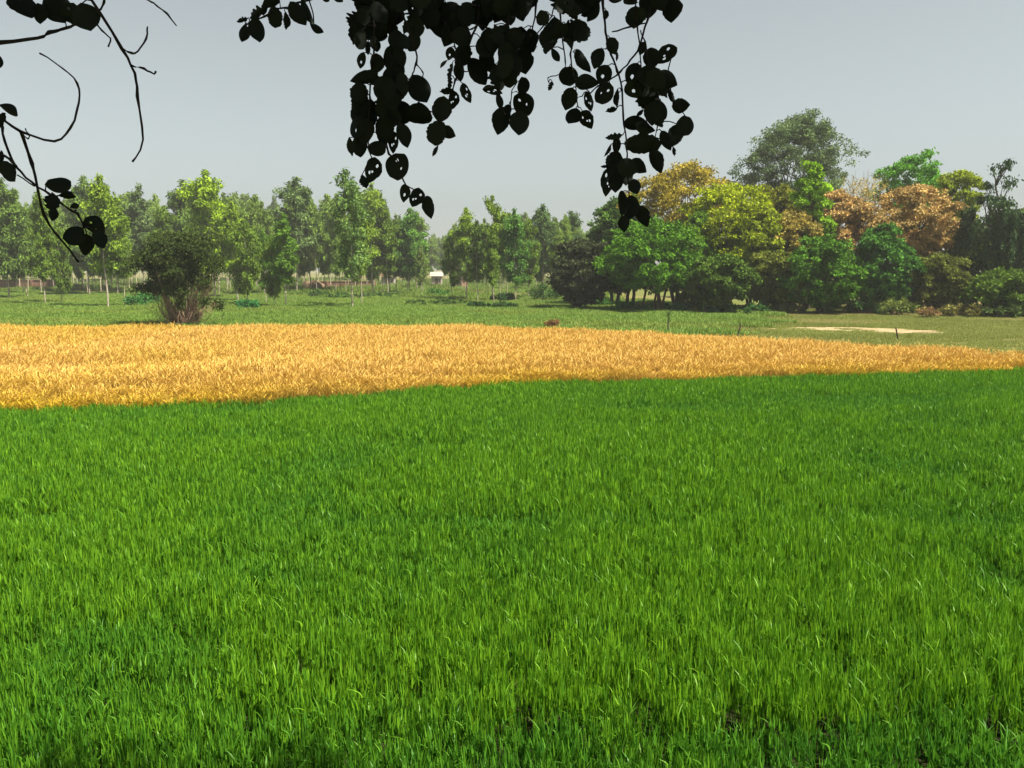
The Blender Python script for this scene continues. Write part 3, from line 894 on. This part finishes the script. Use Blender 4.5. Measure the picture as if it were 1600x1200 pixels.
def far_wall(px0, px1, by, ty, label):
    a, b = ground(px0, by), ground(px1, by)
    d = a.y; L = b.x - a.x; h = zpix(ty, d)
    e = empty("brick_wall", (a.x, d, 0), label, "wall")
    link(bpy.data.objects.new("wall_body", boxmesh("wall_body", 0, L, -.12, .12, -.1, h, M_brick)), e)
    link(bpy.data.objects.new("coping", boxmesh("coping", -.05, L + .05, -.18, .18, h + .002, h + .1, M_brick)), e)
    k = max(2, int(L / 3.5))
    for i in range(k + 1):
        x = L * i / k
        link(bpy.data.objects.new("pier", boxmesh("pier", x - .2, x + .2, -.2, .2, -.1, h - .003, M_brick)), e)
far_wall(-60, 88, 453, 438, "low reddish brick wall behind the leftmost plantation trees")
far_wall(476, 586, 452, 440, "low reddish brick wall behind the sparse tall tree")

def hut(px, by, wpx, ty, wall, roof, label, door=True):
    g = ground(px, by); d = g.y
    W = wpx / F * d; h = zpix(ty, d); D = W * .8
    e = empty("field_hut", (g.x, d, 0), label, "hut")
    hw = h * .72
    link(bpy.data.objects.new("wall", boxmesh("wall", -W / 2, W / 2, 0, D, -.1, hw, wall)), e)
    me = bpy.data.meshes.new("roof")
    ov = .25
    vs = [(-W / 2 - ov, -ov, hw), (W / 2 + ov, -ov, hw), (W / 2 + ov, D + ov, hw), (-W / 2 - ov, D + ov, hw), (-W / 2 - ov, D / 2, h), (W / 2 + ov, D / 2, h)]
    vs = [(x, y, z + .004) for x, y, z in vs]
    me.from_pydata(vs, [], [(0, 1, 5, 4), (2, 3, 4, 5), (1, 2, 5), (3, 0, 4), (0, 3, 2, 1)])
    me.materials.append(roof)
    link(bpy.data.objects.new("roof", me), e)
    link(bpy.data.objects.new("door", boxmesh("door", -W * .12, W * .16, -.05, .03, 0, hw * .8, M_woodd)), e)
    link(bpy.data.objects.new("window", boxmesh("window", W * .27, W * .40, -.04, .03, hw * .45, hw * .75, M_woodd)), e)
hut(717, 452, 26, 418, M_pink, M_thatch, "small pinkish hut seen between trunks right of the plantation gap")
hut(682, 448, 16, 425, M_plaster, M_plaster, "tiny whitish hut inside the plantation gap")
hut(606, 448, 20, 426, M_plaster, M_thatch, "pale hut half hidden behind the round-headed tree")
g = ground(490, 454)
def haystack():
    rd = random.Random(2)
    bm = bmesh.new()
    bmesh.ops.create_icosphere(bm, subdivisions=4, radius=1)
    for v_ in bm.verts:
        c = v_.co
        k = 1 + .05 * math.sin(c.x * 7 + c.y * 5) + rd.uniform(-.02, .02)
        v_.co = Vector((c.x * 1.9 * k, c.y * 1.7 * k, max(-.05, c.z * 1.5 * k)))
    me = bpy.data.meshes.new("stack"); bm.to_mesh(me); bm.free(); me.materials.append(M_thatch)
    e = empty("haystack", (g.x, g.y, 0), "brown domed haystack at the left end of the far brick wall", "haystack")
    link(bpy.data.objects.new("stack", me), e)
    ts = TubeSet(); ts.tube([(0, 0, 1.3), (.05, 0, 1.75)], [.12, .05], 6)
    link(bpy.data.objects.new("top_knot", ts.mesh("top_knot", M_thatch)), e)
haystack()

# ------------------------------------------------------------------ the tree the photographer stands under
tree = empty("overhanging_tree", (-3.4, -1.6, 0), "dark overhanging tree whose leafy twigs hang into the top of the view", "tree")
PINV = Matrix.Translation((3.4, 1.6, 0))
def tpart(name, me, parent=tree):
    o = link(bpy.data.objects.new(name, me), parent)
    if parent is tree: o.matrix_parent_inverse = PINV
    return o

def leaf_mesh(seed, shape, holes=0, ragged=0.0):
    """flat outline (base at y=-.5, tip at y=.5, width 1) cupped and curled, holes eaten through"""
    rd = random.Random(seed)
    n = 15
    def hw(t):
        if shape == 'r': return .5 * math.sin(math.pi * min(1, t * .96 + .02)) ** .55
        if shape == 'n': return .5 * math.sin(math.pi * t) ** .9
        return .5 * (math.sin(math.pi * t ** .8) ** .75) * (1.0 if t < .8 else 1 - (t - .8) * 1.0)
    out = []
    for i in range(n + 1):
        t = i / n
        out.append((hw(t) * (1 - ragged * rd.random() ** 2 * 1.2), t - .5))
    for i in range(n - 1, 0, -1):
        t = i / n
        out.append((-hw(t) * (1 - ragged * rd.random() ** 2 * 1.2), t - .5))
    bm = bmesh.new()
    def loop(pts):
        vs = [bm.verts.new((x, y, 0)) for x, y in pts]
        for i in range(len(vs)): bm.edges.new((vs[i], vs[(i + 1) % len(vs)]))
    loop(out)
    for k in range(holes):
        hx, hy = rd.uniform(-.2, .2), -.25 + .5 * (k + rd.random()) / holes
        r = rd.uniform(.045, .10)
        loop([(hx + r * math.cos(a) * rd.uniform(.6, 1.2), hy + r * 1.2 * math.sin(a) * rd.uniform(.6, 1.2)) for a in [2 * math.pi * j / 7 for j in range(7)]])
    bmesh.ops.triangle_fill(bm, edges=bm.edges[:], use_beauty=True)
    bmesh.ops.subdivide_edges(bm, edges=[e for e in bm.edges if e.calc_length() > .42], cuts=1)
    bmesh.ops.triangulate(bm, faces=bm.faces[:])
    for v_ in bm.verts:
        x, y = v_.co.x, v_.co.y
        v_.co.z = .30 * abs(x) ** 1.3 - .28 * y * y + .02 * math.sin(9 * y + seed)
    me = bpy.data.meshes.new("leaf"); bm.to_mesh(me); bm.free()
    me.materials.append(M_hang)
    a = me.attributes.new("v", 'FLOAT', 'POINT')
    a.data.foreach_set("value", np.full(len(me.vertices), (seed * .37) % 1, dtype=np.float32))
    for p in me.polygons: p.use_smooth = True
    return me
LM = {'o': [leaf_mesh(1, 'o'), leaf_mesh(2, 'o', 0, .12), leaf_mesh(3, 'o', 0, .06)], 'r': [leaf_mesh(4, 'r'), leaf_mesh(5, 'r', 0, .15)],
      'n': [leaf_mesh(6, 'n'), leaf_mesh(7, 'n', 0, .3)], 'h': [leaf_mesh(8, 'o', 1), leaf_mesh(9, 'r', 2), leaf_mesh(10, 'o', 3, .1)],
      'g': [leaf_mesh(11, 'o', 0, .5), leaf_mesh(12, 'n', 0, .6)]}

# every leaf: (x, y) of its middle in the photograph, length, width, direction base->tip (90 = hanging down), kind
SPRAYS = {
 "left": dict(depth=2.3, up=(-1.9, 1.6, 4.6), twigs=[
    ([(-60, 75), (0, 67), (58, 60), (78, 51), (105, 44), (120, 36), (140, 18)], 5.5, 4),
    ([(100, -70), (125, -25), (143, 0), (190, 75), (210, 115), (215, 150), (224, 218), (207, 253)], 5.5, 2.5),
    ([(190, 75), (205, 82), (215, 80), (228, 60), (231, 42)], 3.2, 2.4), ([(205, 103), (225, 108), (238, 115), (244, 113)], 3, 2.4),
    ([(152, 38), (160, 48), (172, 60), (170, 72)], 2.6, 2.2), ([(155, 17), (163, 3), (160, -12), (150, -30)], 3, 3),
    ([(190, -30), (225, -4), (240, 5), (262, 22), (276, 40)], 3, 2.2),
    ([(-60, 150), (-10, 178), (5, 186), (32, 205), (85, 221), (110, 200), (123, 160), (120, 130), (100, 108), (63, 83)], 5, 2),
    ([(32, 205), (50, 255), (57, 285), (68, 335), (100, 380), (122, 408)], 5, 2.4),
    ([(32, 206), (44, 217), (45, 210), (40, 202)], 2.2, 1.6),
    ([(3, 186), (3, 200), (10, 230), (25, 260), (50, 285), (80, 305), (105, 325), (122, 335), (130, 355)], 4.2, 3),
    ([(28, 273), (53, 291)], 2.4, 1.8), ([(-40, 225), (0, 240), (15, 248), (25, 260)], 4, 3.6)],
  leaves=[(38, 8, 50, 38, 70, 'o'), (62, 22, 32, 20, 80, 'o'), (90, 14, 56, 36, 62, 'o'), (135, 28, 46, 36, 70, 'o'), (113, 22, 34, 28, 20, 'h'), (15, 172, 38, 15, 22, 'n'),
    (3, 188, 24, 12, 110, 'g'), (12, 269, 40, 24, 45, 'o'), (-2, 247, 22, 12, 120, 'n'), (92, 288, 38, 22, 4, 'r'), (106, 306, 30, 12, 0, 'n'), (82, 317, 28, 24, 95, 'g'),
    (83, 334, 22, 13, 95, 'n'), (117, 322, 15, 9, 165, 'n'), (116, 368, 30, 27, 150, 'r'), (148, 353, 40, 26, 15, 'h'), (134, 382, 34, 22, 95, 'o'), (156, 374, 34, 20, 60, 'o'),
    (-6, 95, 30, 16, 80, 'n'), (30, -18, 50, 36, 80, 'o'), (80, -22, 50, 40, 80, 'o')], fills=[]),
 "top_left": dict(depth=2.8, up=(-0.9, 2.7, 4.7), twigs=[([(540, -40), (505, -8), (465, 4), (450, 12), (432, 14), (415, 25), (395, 32), (385, 38)], 3.6, 2.4), ([(478, -25), (482, -5), (488, 20), (490, 35)], 2.4, 2)],
  leaves=[(405, 19, 34, 16, 150, 'g'), (379, 31, 18, 8, 160, 'g'), (381, 52, 28, 15, 98, 'n'), (402, 48, 40, 22, 84, 'o'), (430, 27, 30, 21, 80, 'r'), (447, 33, 30, 11, 82, 'n'),
    (466, 22, 40, 22, 55, 'o'), (480, 18, 44, 12, 66, 'n'), (495, 44, 28, 11, 42, 'n'), (423, 3, 30, 16, 150, 'o'), (508, -4, 20, 10, 40, 'n'), (528, -5, 22, 12, 50, 'n')], fills=[]),
 "column": dict(depth=3.0, up=(-0.6, 3.0, 4.8), twigs=[
    ([(612, -50), (620, -5), (648, 75), (650, 100), (645, 115), (638, 130)], 4, 2), ([(650, 98), (660, 112), (661, 122)], 2, 1.6), ([(655, 160), (668, 172), (682, 180), (688, 195)], 2, 1.6),
    ([(570, -50), (580, -5), (585, 60), (582, 100), (578, 150), (576, 205), (576, 232), (582, 250)], 4, 1.8), ([(576, 210), (585, 207), (592, 209)], 1.8, 1.4),
    ([(600, -50), (610, 60), (612, 110), (605, 170), (602, 215), (608, 240), (620, 250), (630, 282), (645, 296), (660, 310)], 4, 1.6)],
  leaves=[(565, 95, 26, 12, 105, 'h'), (569, 121, 42, 18, 165, 'o'), (588, 100, 30, 22, 100, 'o'), (561, 145, 30, 26, 100, 'r'), (564, 163, 32, 28, 95, 'r'), (556, 182, 26, 18, 85, 'o'),
    (578, 180, 46, 24, 95, 'o'), (558, 200, 36, 24, 95, 'h'), (571, 207, 40, 24, 100, 'o'), (564, 226, 36, 22, 100, 'r'), (548, 229, 28, 11, 80, 'n'), (589, 232, 30, 20, 180, 'r'),
    (582, 266, 38, 25, 105, 'h'), (569, 284, 24, 13, 75, 'n'), (600, 205, 46, 26, 95, 'o'), (615, 223, 32, 15, 92, 'h'), (631, 212, 40, 20, 68, 'o'), (622, 260, 40, 33, 100, 'h'),
    (632, 302, 27, 15, 95, 'h'), (650, 309, 30, 24, 105, 'h'), (670, 324, 34, 18, 78, 'o'), (650, 180, 52, 30, 178, 'o'), (625, 177, 38, 30, 170, 'o'), (656, 140, 50, 30, 62, 'o'),
    (615, 125, 42, 30, 100, 'o'), (598, 140, 38, 30, 90, 'o'), (611, 155, 38, 28, 95, 'o'), (622, 108, 36, 20, 80, 'o'), (609, 92, 36, 22, 95, 'o'), (625, 90, 30, 18, 70, 'o'),
    (630, 132, 34, 20, 80, 'o'), (597, 168, 34, 22, 95, 'o'), (612, 185, 34, 26, 90, 'o'), (690, 172, 40, 28, 100, 'o'), (683, 208, 36, 30, 110, 'r'), (699, 207, 28, 18, 20, 'o'), (680, 236, 20, 6, 118, 'n'),
    (554, 30, 30, 26, 120, 'g'), (556, 55, 30, 22, 110, 'g'), (564, 62, 30, 18, 95, 'r'), (575, 75, 24, 7, 92, 'n'), (650, 45, 34, 22, 95, 'o'), (645, 65, 30, 20, 100, 'r'), (632, 66, 26, 18, 85, 'o'), (587, 70, 24, 16, 85, 'o')],
  fills=[([(566, -12), (556, 25), (560, 50), (575, 62), (600, 72), (630, 70), (648, 52), (646, 25), (662, 10), (662, -12)], 30), ([(585, 112), (620, 112), (628, 150), (600, 188), (590, 175)], 7)]),
 "middle": dict(depth=3.1, up=(0.0, 3.1, 4.8), twigs=[
    ([(758, -50), (750, -5), (745, 40), (735, 60), (725, 100), (712, 125), (705, 150), (695, 165), (685, 195)], 4, 1.8), ([(728, 47), (738, 45), (745, 38)], 2.4, 2),
    ([(810, -50), (800, 0), (790, 60), (780, 120), (783, 165), (790, 180)], 4, 1.8), ([(800, 140), (798, 160), (796, 190)], 1.8, 1.4), ([(845, -40), (838, 10), (830, 55), (815, 75)], 3, 2), ([(715, 90), (722, 110), (735, 112)], 2, 1.5),
    ([(700, -40), (690, 20), (700, 45), (712, 75)], 3.5, 2)],
  leaves=[(703, 84, 20, 13, 100, 'h'), (693, 100, 16, 5, 135, 'n'), (708, 157, 28, 17, 95, 'h'), (697, 142, 20, 10, 170, 'g'), (704, 112, 34, 8, 105, 'g'), (703, 130, 24, 8, 95, 'g'), (729, 146, 32, 15, 70, 'h'), (718, 112, 32, 15, 88, 'o'),
    (747, 113, 50, 26, 55, 'o'), (675, 32, 34, 20, 78, 'o'), (735, 22, 40, 22, 50, 'o'), (755, 30, 36, 20, 92, 'o'), (745, 12, 30, 20, 100, 'g'), (818, 96, 40, 28, 78, 'o'), (817, 134, 26, 18, 90, 'r'), (817, 163, 36, 30, 75, 'h'),
    (783, 189, 42, 26, 105, 'o'), (812, 193, 36, 30, 100, 'o'), (794, 171, 15, 12, 100, 'o'), (770, 142, 30, 14, 10, 'h'), (780, 158, 28, 10, 75, 'n'), (760, 75, 36, 26, 60, 'o'), (765, 60, 30, 24, 90, 'r'), (830, 62, 32, 20, 80, 'o')],
  fills=[([(668, -12), (668, 28), (686, 42), (712, 60), (720, 92), (733, 92), (735, 75), (715, 45), (730, 25), (712, -12)], 20), ([(742, -12), (750, 20), (770, 20), (775, 38), (790, 38), (832, 25), (836, -12)], 16),
         ([(760, 60), (770, 50), (828, 56), (826, 72), (806, 80), (806, 140), (790, 150), (776, 140), (772, 115), (758, 92)], 22)]),
 "inner": dict(depth=3.0, up=(0.4, 3.0, 4.8), twigs=[
    ([(870, -50), (875, 20), (880, 65), (883, 95), (882, 107)], 3, 1.5), ([(905, -50), (900, 20), (895, 65), (892, 85), (895, 110), (899, 125), (900, 145), (903, 168)], 3.4, 1.6), ([(873, 117), (857, 122), (858, 130)], 1.5, 1.3),
    ([(895, 80), (900, 86)], 1.6, 1.4), ([(901, 152), (909, 151)], 1.6, 1.4), ([(838, 55), (850, 40), (862, 25), (868, 0)], 2, 2)],
  leaves=[(847, 28, 22, 20, 95, 'r'), (868, 86, 26, 10, 62, 'n'), (905, 48, 36, 34, 95, 'r'), (927, 18, 34, 15, 122, 'n'), (888, 119, 28, 26, 95, 'r'), (860, 134, 18, 9, 100, 'g'), (911, 96, 40, 17, 58, 'o'),
    (889, 155, 34, 23, 108, 'o'), (895, 182, 28, 24, 110, 'o'), (920, 159, 32, 13, 75, 'h'), (917, 187, 30, 20, 62, 'h'), (856, 62, 32, 26, 95, 'o'), (853, 74, 22, 16, 80, 'g'), (890, 68, 20, 8, 60, 'n')],
  fills=[([(848, -12), (872, 12), (866, 40), (850, 50), (858, 66), (880, 60), (905, 50), (908, 24), (930, 4), (930, -12)], 20)]),
 "right": dict(depth=2.9, up=(0.8, 2.9, 4.7), twigs=[
    ([(938, -50), (942, 0), (945, 40), (950, 65), (955, 85), (965, 110), (972, 140), (974, 180), (978, 220), (980, 250), (982, 290), (985, 318)], 4, 2), ([(1025, -40), (1015, 20), (1005, 50), (1000, 72), (985, 95), (968, 113), (950, 127), (935, 135), (922, 145)], 3.6, 2),
    ([(998, -50), (995, -5), (993, 15), (996, 40), (1000, 80), (1002, 105), (1006, 130), (1010, 172), (1010, 190)], 2.8, 1.6), ([(957, 50), (985, 42), (1007, 37)], 2.4, 2), ([(1000, 48), (1008, 65), (1012, 90), (1025, 125), (1030, 170), (1027, 198), (1023, 215)], 2, 1.5),
    ([(955, 72), (946, 76), (940, 78)], 1.8, 1.5), ([(972, 140), (966, 146)], 1.6, 1.4), ([(1044, 108), (1046, 130), (1052, 160)], 1.8, 1.5), ([(976, 225), (970, 224)], 1.6, 1.4)],
  leaves=[(946, 24, 16, 9, 95, 'o'), (934, 92, 32, 20, 112, 'o'), (917, 129, 36, 21, 5, 'o'), (943, 117, 30, 22, 115, 'h'), (944, 146, 34, 24, 125, 'h'), (957, 72, 26, 18, 72, 'o'), (964, 88, 14, 5, 95, 'g'), (992, 28, 34, 27, 95, 'o'),
    (1003, 22, 20, 13, 60, 'o'), (1014, 8, 40, 28, 95, 'o'), (1030, 0, 34, 26, 70, 'o'), (1049, 16, 36, 30, 90, 'o'), (1003, 76, 20, 11, 112, 'o'), (1018, 92, 32, 24, 90, 'o'), (1040, 86, 38, 23, 140, 'h'), (989, 117, 36, 22, 110, 'h'),
    (989, 140, 28, 22, 60, 'h'), (1041, 125, 36, 24, 25, 'o'), (1049, 150, 26, 8, 68, 'n'), (1064, 165, 26, 20, -5, 'o'), (1070, 197, 30, 24, 95, 'r'), (1056, 212, 36, 23, 115, 'o'), (1041, 220, 32, 15, 65, 'o'), (1053, 237, 15, 6, 78, 'g'),
    (995, 194, 40, 20, 8, 'o'), (1008, 200, 30, 16, 20, 'o'), (1004, 226, 54, 30, 4, 'r'), (1026, 252, 38, 20, 66, 'o'), (1000, 176, 16, 6, 130, 'n'), (964, 154, 32, 9, 98, 'n'), (955, 172, 18, 9, 160, 'g'), (960, 213, 28, 11, 168, 'g'),
    (963, 228, 26, 12, 95, 'o'), (950, 235, 22, 6, 118, 'n'), (960, 252, 30, 26, 100, 'r'), (981, 262, 32, 26, 20, 'o'), (997, 260, 30, 20, 35, 'o'), (950, 284, 44, 20, 100, 'h'), (962, 284, 34, 22, 90, 'o'), (979, 274, 30, 24, 92, 'o'),
    (966, 270, 30, 26, 95, 'o'), (946, 260, 14, 6, 180, 'g'), (992, 292, 24, 18, 80, 'o'), (972, 318, 38, 14, 92, 'o'), (985, 325, 38, 23, 92, 'o'), (1004, 338, 34, 20, 62, 'o'), (1020, 178, 34, 26, 95, 'o'), (985, 2, 22, 12, 10, 'o'), (960, -2, 22, 10, 20, 'o'), (975, 350, 24, 16, 90, 'o')],
  fills=[([(1004, 112), (1020, 120), (1036, 124), (1040, 145), (1042, 165), (1050, 185), (1040, 192), (1026, 188), (1018, 172), (1006, 155)], 14)]),
}
rl = random.Random(77)
def in_poly(x, y, poly):
    return bool(inpoly(np.array([x]), np.array([y]), poly)[0])

for sname, S in SPRAYS.items():
    dep = S["depth"]
    ts = TubeSet()
    tw_pts = []
    for pts, w0, w1 in S["twigs"]:
        dd = dep + rl.uniform(-.08, .08)
        P = []
        n_ = len(pts)
        # round the polyline off a little
        fine = []
        for i in range(n_ - 1):
            a_, b_ = pts[i], pts[i + 1]
            p_, q_ = pts[max(i - 1, 0)], pts[min(i + 2, n_ - 1)]
            for k in range(3):
                t = k / 3
                f = lambda j: .5 * (2 * a_[j] + (b_[j] - p_[j]) * t + (2 * p_[j] - 5 * a_[j] + 4 * b_[j] - q_[j]) * t * t + (3 * a_[j] - p_[j] - 3 * b_[j] + q_[j]) * t ** 3)
                fine.append((f(0), f(1)))
        fine.append(pts[-1])
        m = len(fine)
        for i, (x, y) in enumerate(fine):
            P.append(at(x + rl.uniform(-.9, .9), y + rl.uniform(-.9, .9), dd + .05 * math.sin(i * .7)))
            tw_pts.append((x, y, P[-1]))
        k = dep / F * .5
        rad = [k * (w0 + (w1 - w0) * i / (m - 1)) * (1.4 if i % 6 == 3 else 1.0) * rl.uniform(.88, 1.1) for i in range(m)]
        ts.tube(P, rad, 6)
        if pts[0][1] < -20 or pts[0][0] < -30:      # runs on up to the bough above
            up = Vector(S["up"]) + Vector((rl.uniform(-.15, .15), rl.uniform(-.15, .1), rl.uniform(0, .1)))
            mid = P[0].lerp(up, .5) + Vector((0, 0, .12))
            ts.tube([P[0], mid, up], [rad[0], rad[0] * 1.3, rad[0] * 1.8], 6)
    leaves = list(S["leaves"])
    for poly, cnt in S["fills"]:
        xs_ = [p[0] for p in poly]; ys_ = [p[1] for p in poly]
        c = 0
        while c < cnt:
            x, y = rl.uniform(min(xs_), max(xs_)), rl.uniform(min(ys_), max(ys_))
            if not in_poly(x, y, poly): continue
            leaves.append((x, y, rl.uniform(28, 42), rl.uniform(20, 30), rl.gauss(90, 35), rl.choice("ooogrhg")))
            c += 1
    lo = []
    for (x, y, L, W, ang, kind) in leaves:
        a = R(ang)
        bx_, by_ = x - math.cos(a) * L / 2, y - math.sin(a) * L / 2
        best = min(tw_pts, key=lambda q: (q[0] - bx_) ** 2 + (q[1] - by_) ** 2)
        dist = math.hypot(best[0] - bx_, best[1] - by_)
        dd = best[2].y + rl.uniform(-.10, .10) * (1 if dist > 8 else .4)
        base, mid, tip = at(bx_, by_, dd), at(x, y, dd), at(x + math.cos(a) * L / 2, y + math.sin(a) * L / 2, dd)
        # petiole to the twig
        if dist < 46:
            ts.tube([best[2], best[2].lerp(base, .5) + Vector((0, 0, .006)), base], [.0022, .0018, .0016], 4)
        yax = (tip - base); ln = yax.length; yax.normalize()
        view = (mid - Vector((0, 0, H))).normalized()
        xax = yax.cross(view).normalized()
        zax = xax.cross(yax)
        rot = Matrix((xax, yax, zax)).transposed()
        roll = Matrix.Rotation(rl.uniform(-.45, .45), 3, 'Y'); pit = Matrix.Rotation(rl.uniform(-.3, .3), 3, 'X')
        rot = rot @ roll @ pit
        wid = W / F * dd * 1.14
        lo.append((rl.choice(LM[kind]), mid, rot, Vector((wid * rl.choice((-1, 1)), ln * 1.10, ln))))
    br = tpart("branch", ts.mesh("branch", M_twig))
    for me, mid, rot, s in lo:
        o = bpy.data.objects.new("leaf", me)
        link(o, br)
        o.location = mid; o.rotation_mode = 'QUATERNION'; o.rotation_quaternion = rot.to_quaternion(); o.scale = s

# trunk, boughs above the view, and an unseen crown shaped to shade the twigs
ts = TubeSet()
rd = random.Random(9)
fork = Vector((-2.9, -.9, 4.4))
ts.tube(wobble((-3.4, -1.6, -.3), fork, 6, .02, rd), [.34, .28, .25, .24, .23, .22, .21], 12)
ts.tube(wobble(fork, (-2.0, .2, 8.6), 5, .04, rd), [.19, .16, .13, .1, .07, .04], 9)
tpart("trunk", ts.mesh("trunk", M_dbark))
ts = TubeSet()
b1 = [fork, Vector((-1.9, 1.7, 4.9)), Vector((-.7, 2.75, 5.0)), Vector((0, 3.05, 5.0)), Vector((.9, 2.95, 4.9)), Vector((2.2, 2.4, 5.1))]
ts.tube(b1, [.15, .11, .08, .06, .045, .02], 9)
for name_, S in SPRAYS.items():
    u_ = Vector(S["up"])
    near = min(b1[1:], key=lambda p: (p - u_).length)
    ts.tube([near, near.lerp(u_, .5) + Vector((0, 0, .05)), u_], [.03, .022, .016], 6)
for e_ in ((3.4, .8, 6.2), (1.6, -1.0, 7.0), (0, 1.0, 8.2), (-3.2, 2.4, 6.6), (3.2, 3.0, 6.6)):
    ts.tube(wobble(fork, e_, 6, .04, rd), [.14, .12, .1, .08, .06, .04, .015], 8)
tpart("bough", ts.mesh("bough", M_dbark))
rn = np.random.default_rng(55)
C, Rr = [], []
while len(C) < 190:
    u = rn.uniform(-1, 1, 3)
    if (u ** 2).sum() > 1: continue
    c = np.array([1.4, .8, 6.9]) + u * np.array([4.2, 2.3, 1.9])
    # keep the crown above what the camera sees, with room for a step aside
    lim = H + max(c[1], 0.3) * math.tan(math.atan(600 / F) - PITCH) + 1.05
    if c[2] < lim: continue
    C.append(c); Rr.append((.6, .6, .42))
V, Q, v = leaf_cloud(np.array(C), np.array(Rr), 130, .15, .10, rn, droop=.4, shell=.3)
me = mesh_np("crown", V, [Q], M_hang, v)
tag(tpart("crown", me), kind="stuff")

# ------------------------------------------------------------------ haze
bm = bmesh.new()
bmesh.ops.create_cube(bm, size=1)
for v_ in bm.verts:
    v_.co = Vector((v_.co.x * 2900, 550 + v_.co.y * 1750, 13 + v_.co.z * 28.5))
me = bpy.data.meshes.new("haze"); bm.to_mesh(me); bm.free()
hm = bpy.data.materials.new("haze_air"); hm.use_nodes = True
t = hm.node_tree
t.nodes.remove(t.nodes["Principled BSDF"])
pv = t.nodes.new("ShaderNodeVolumePrincipled")
pv.inputs["Color"].default_value = (.97, .97, .965, 1)
pv.inputs["Density"].default_value = 0.00042
pv.inputs["Anisotropy"].default_value = 0.0
t.links.new(pv.outputs[0], t.nodes["Material Output"].inputs["Volume"])
me.materials.append(hm)
tag(link(bpy.data.objects.new("haze", me)), "thin pale haze over the fields", "haze", kind="stuff")
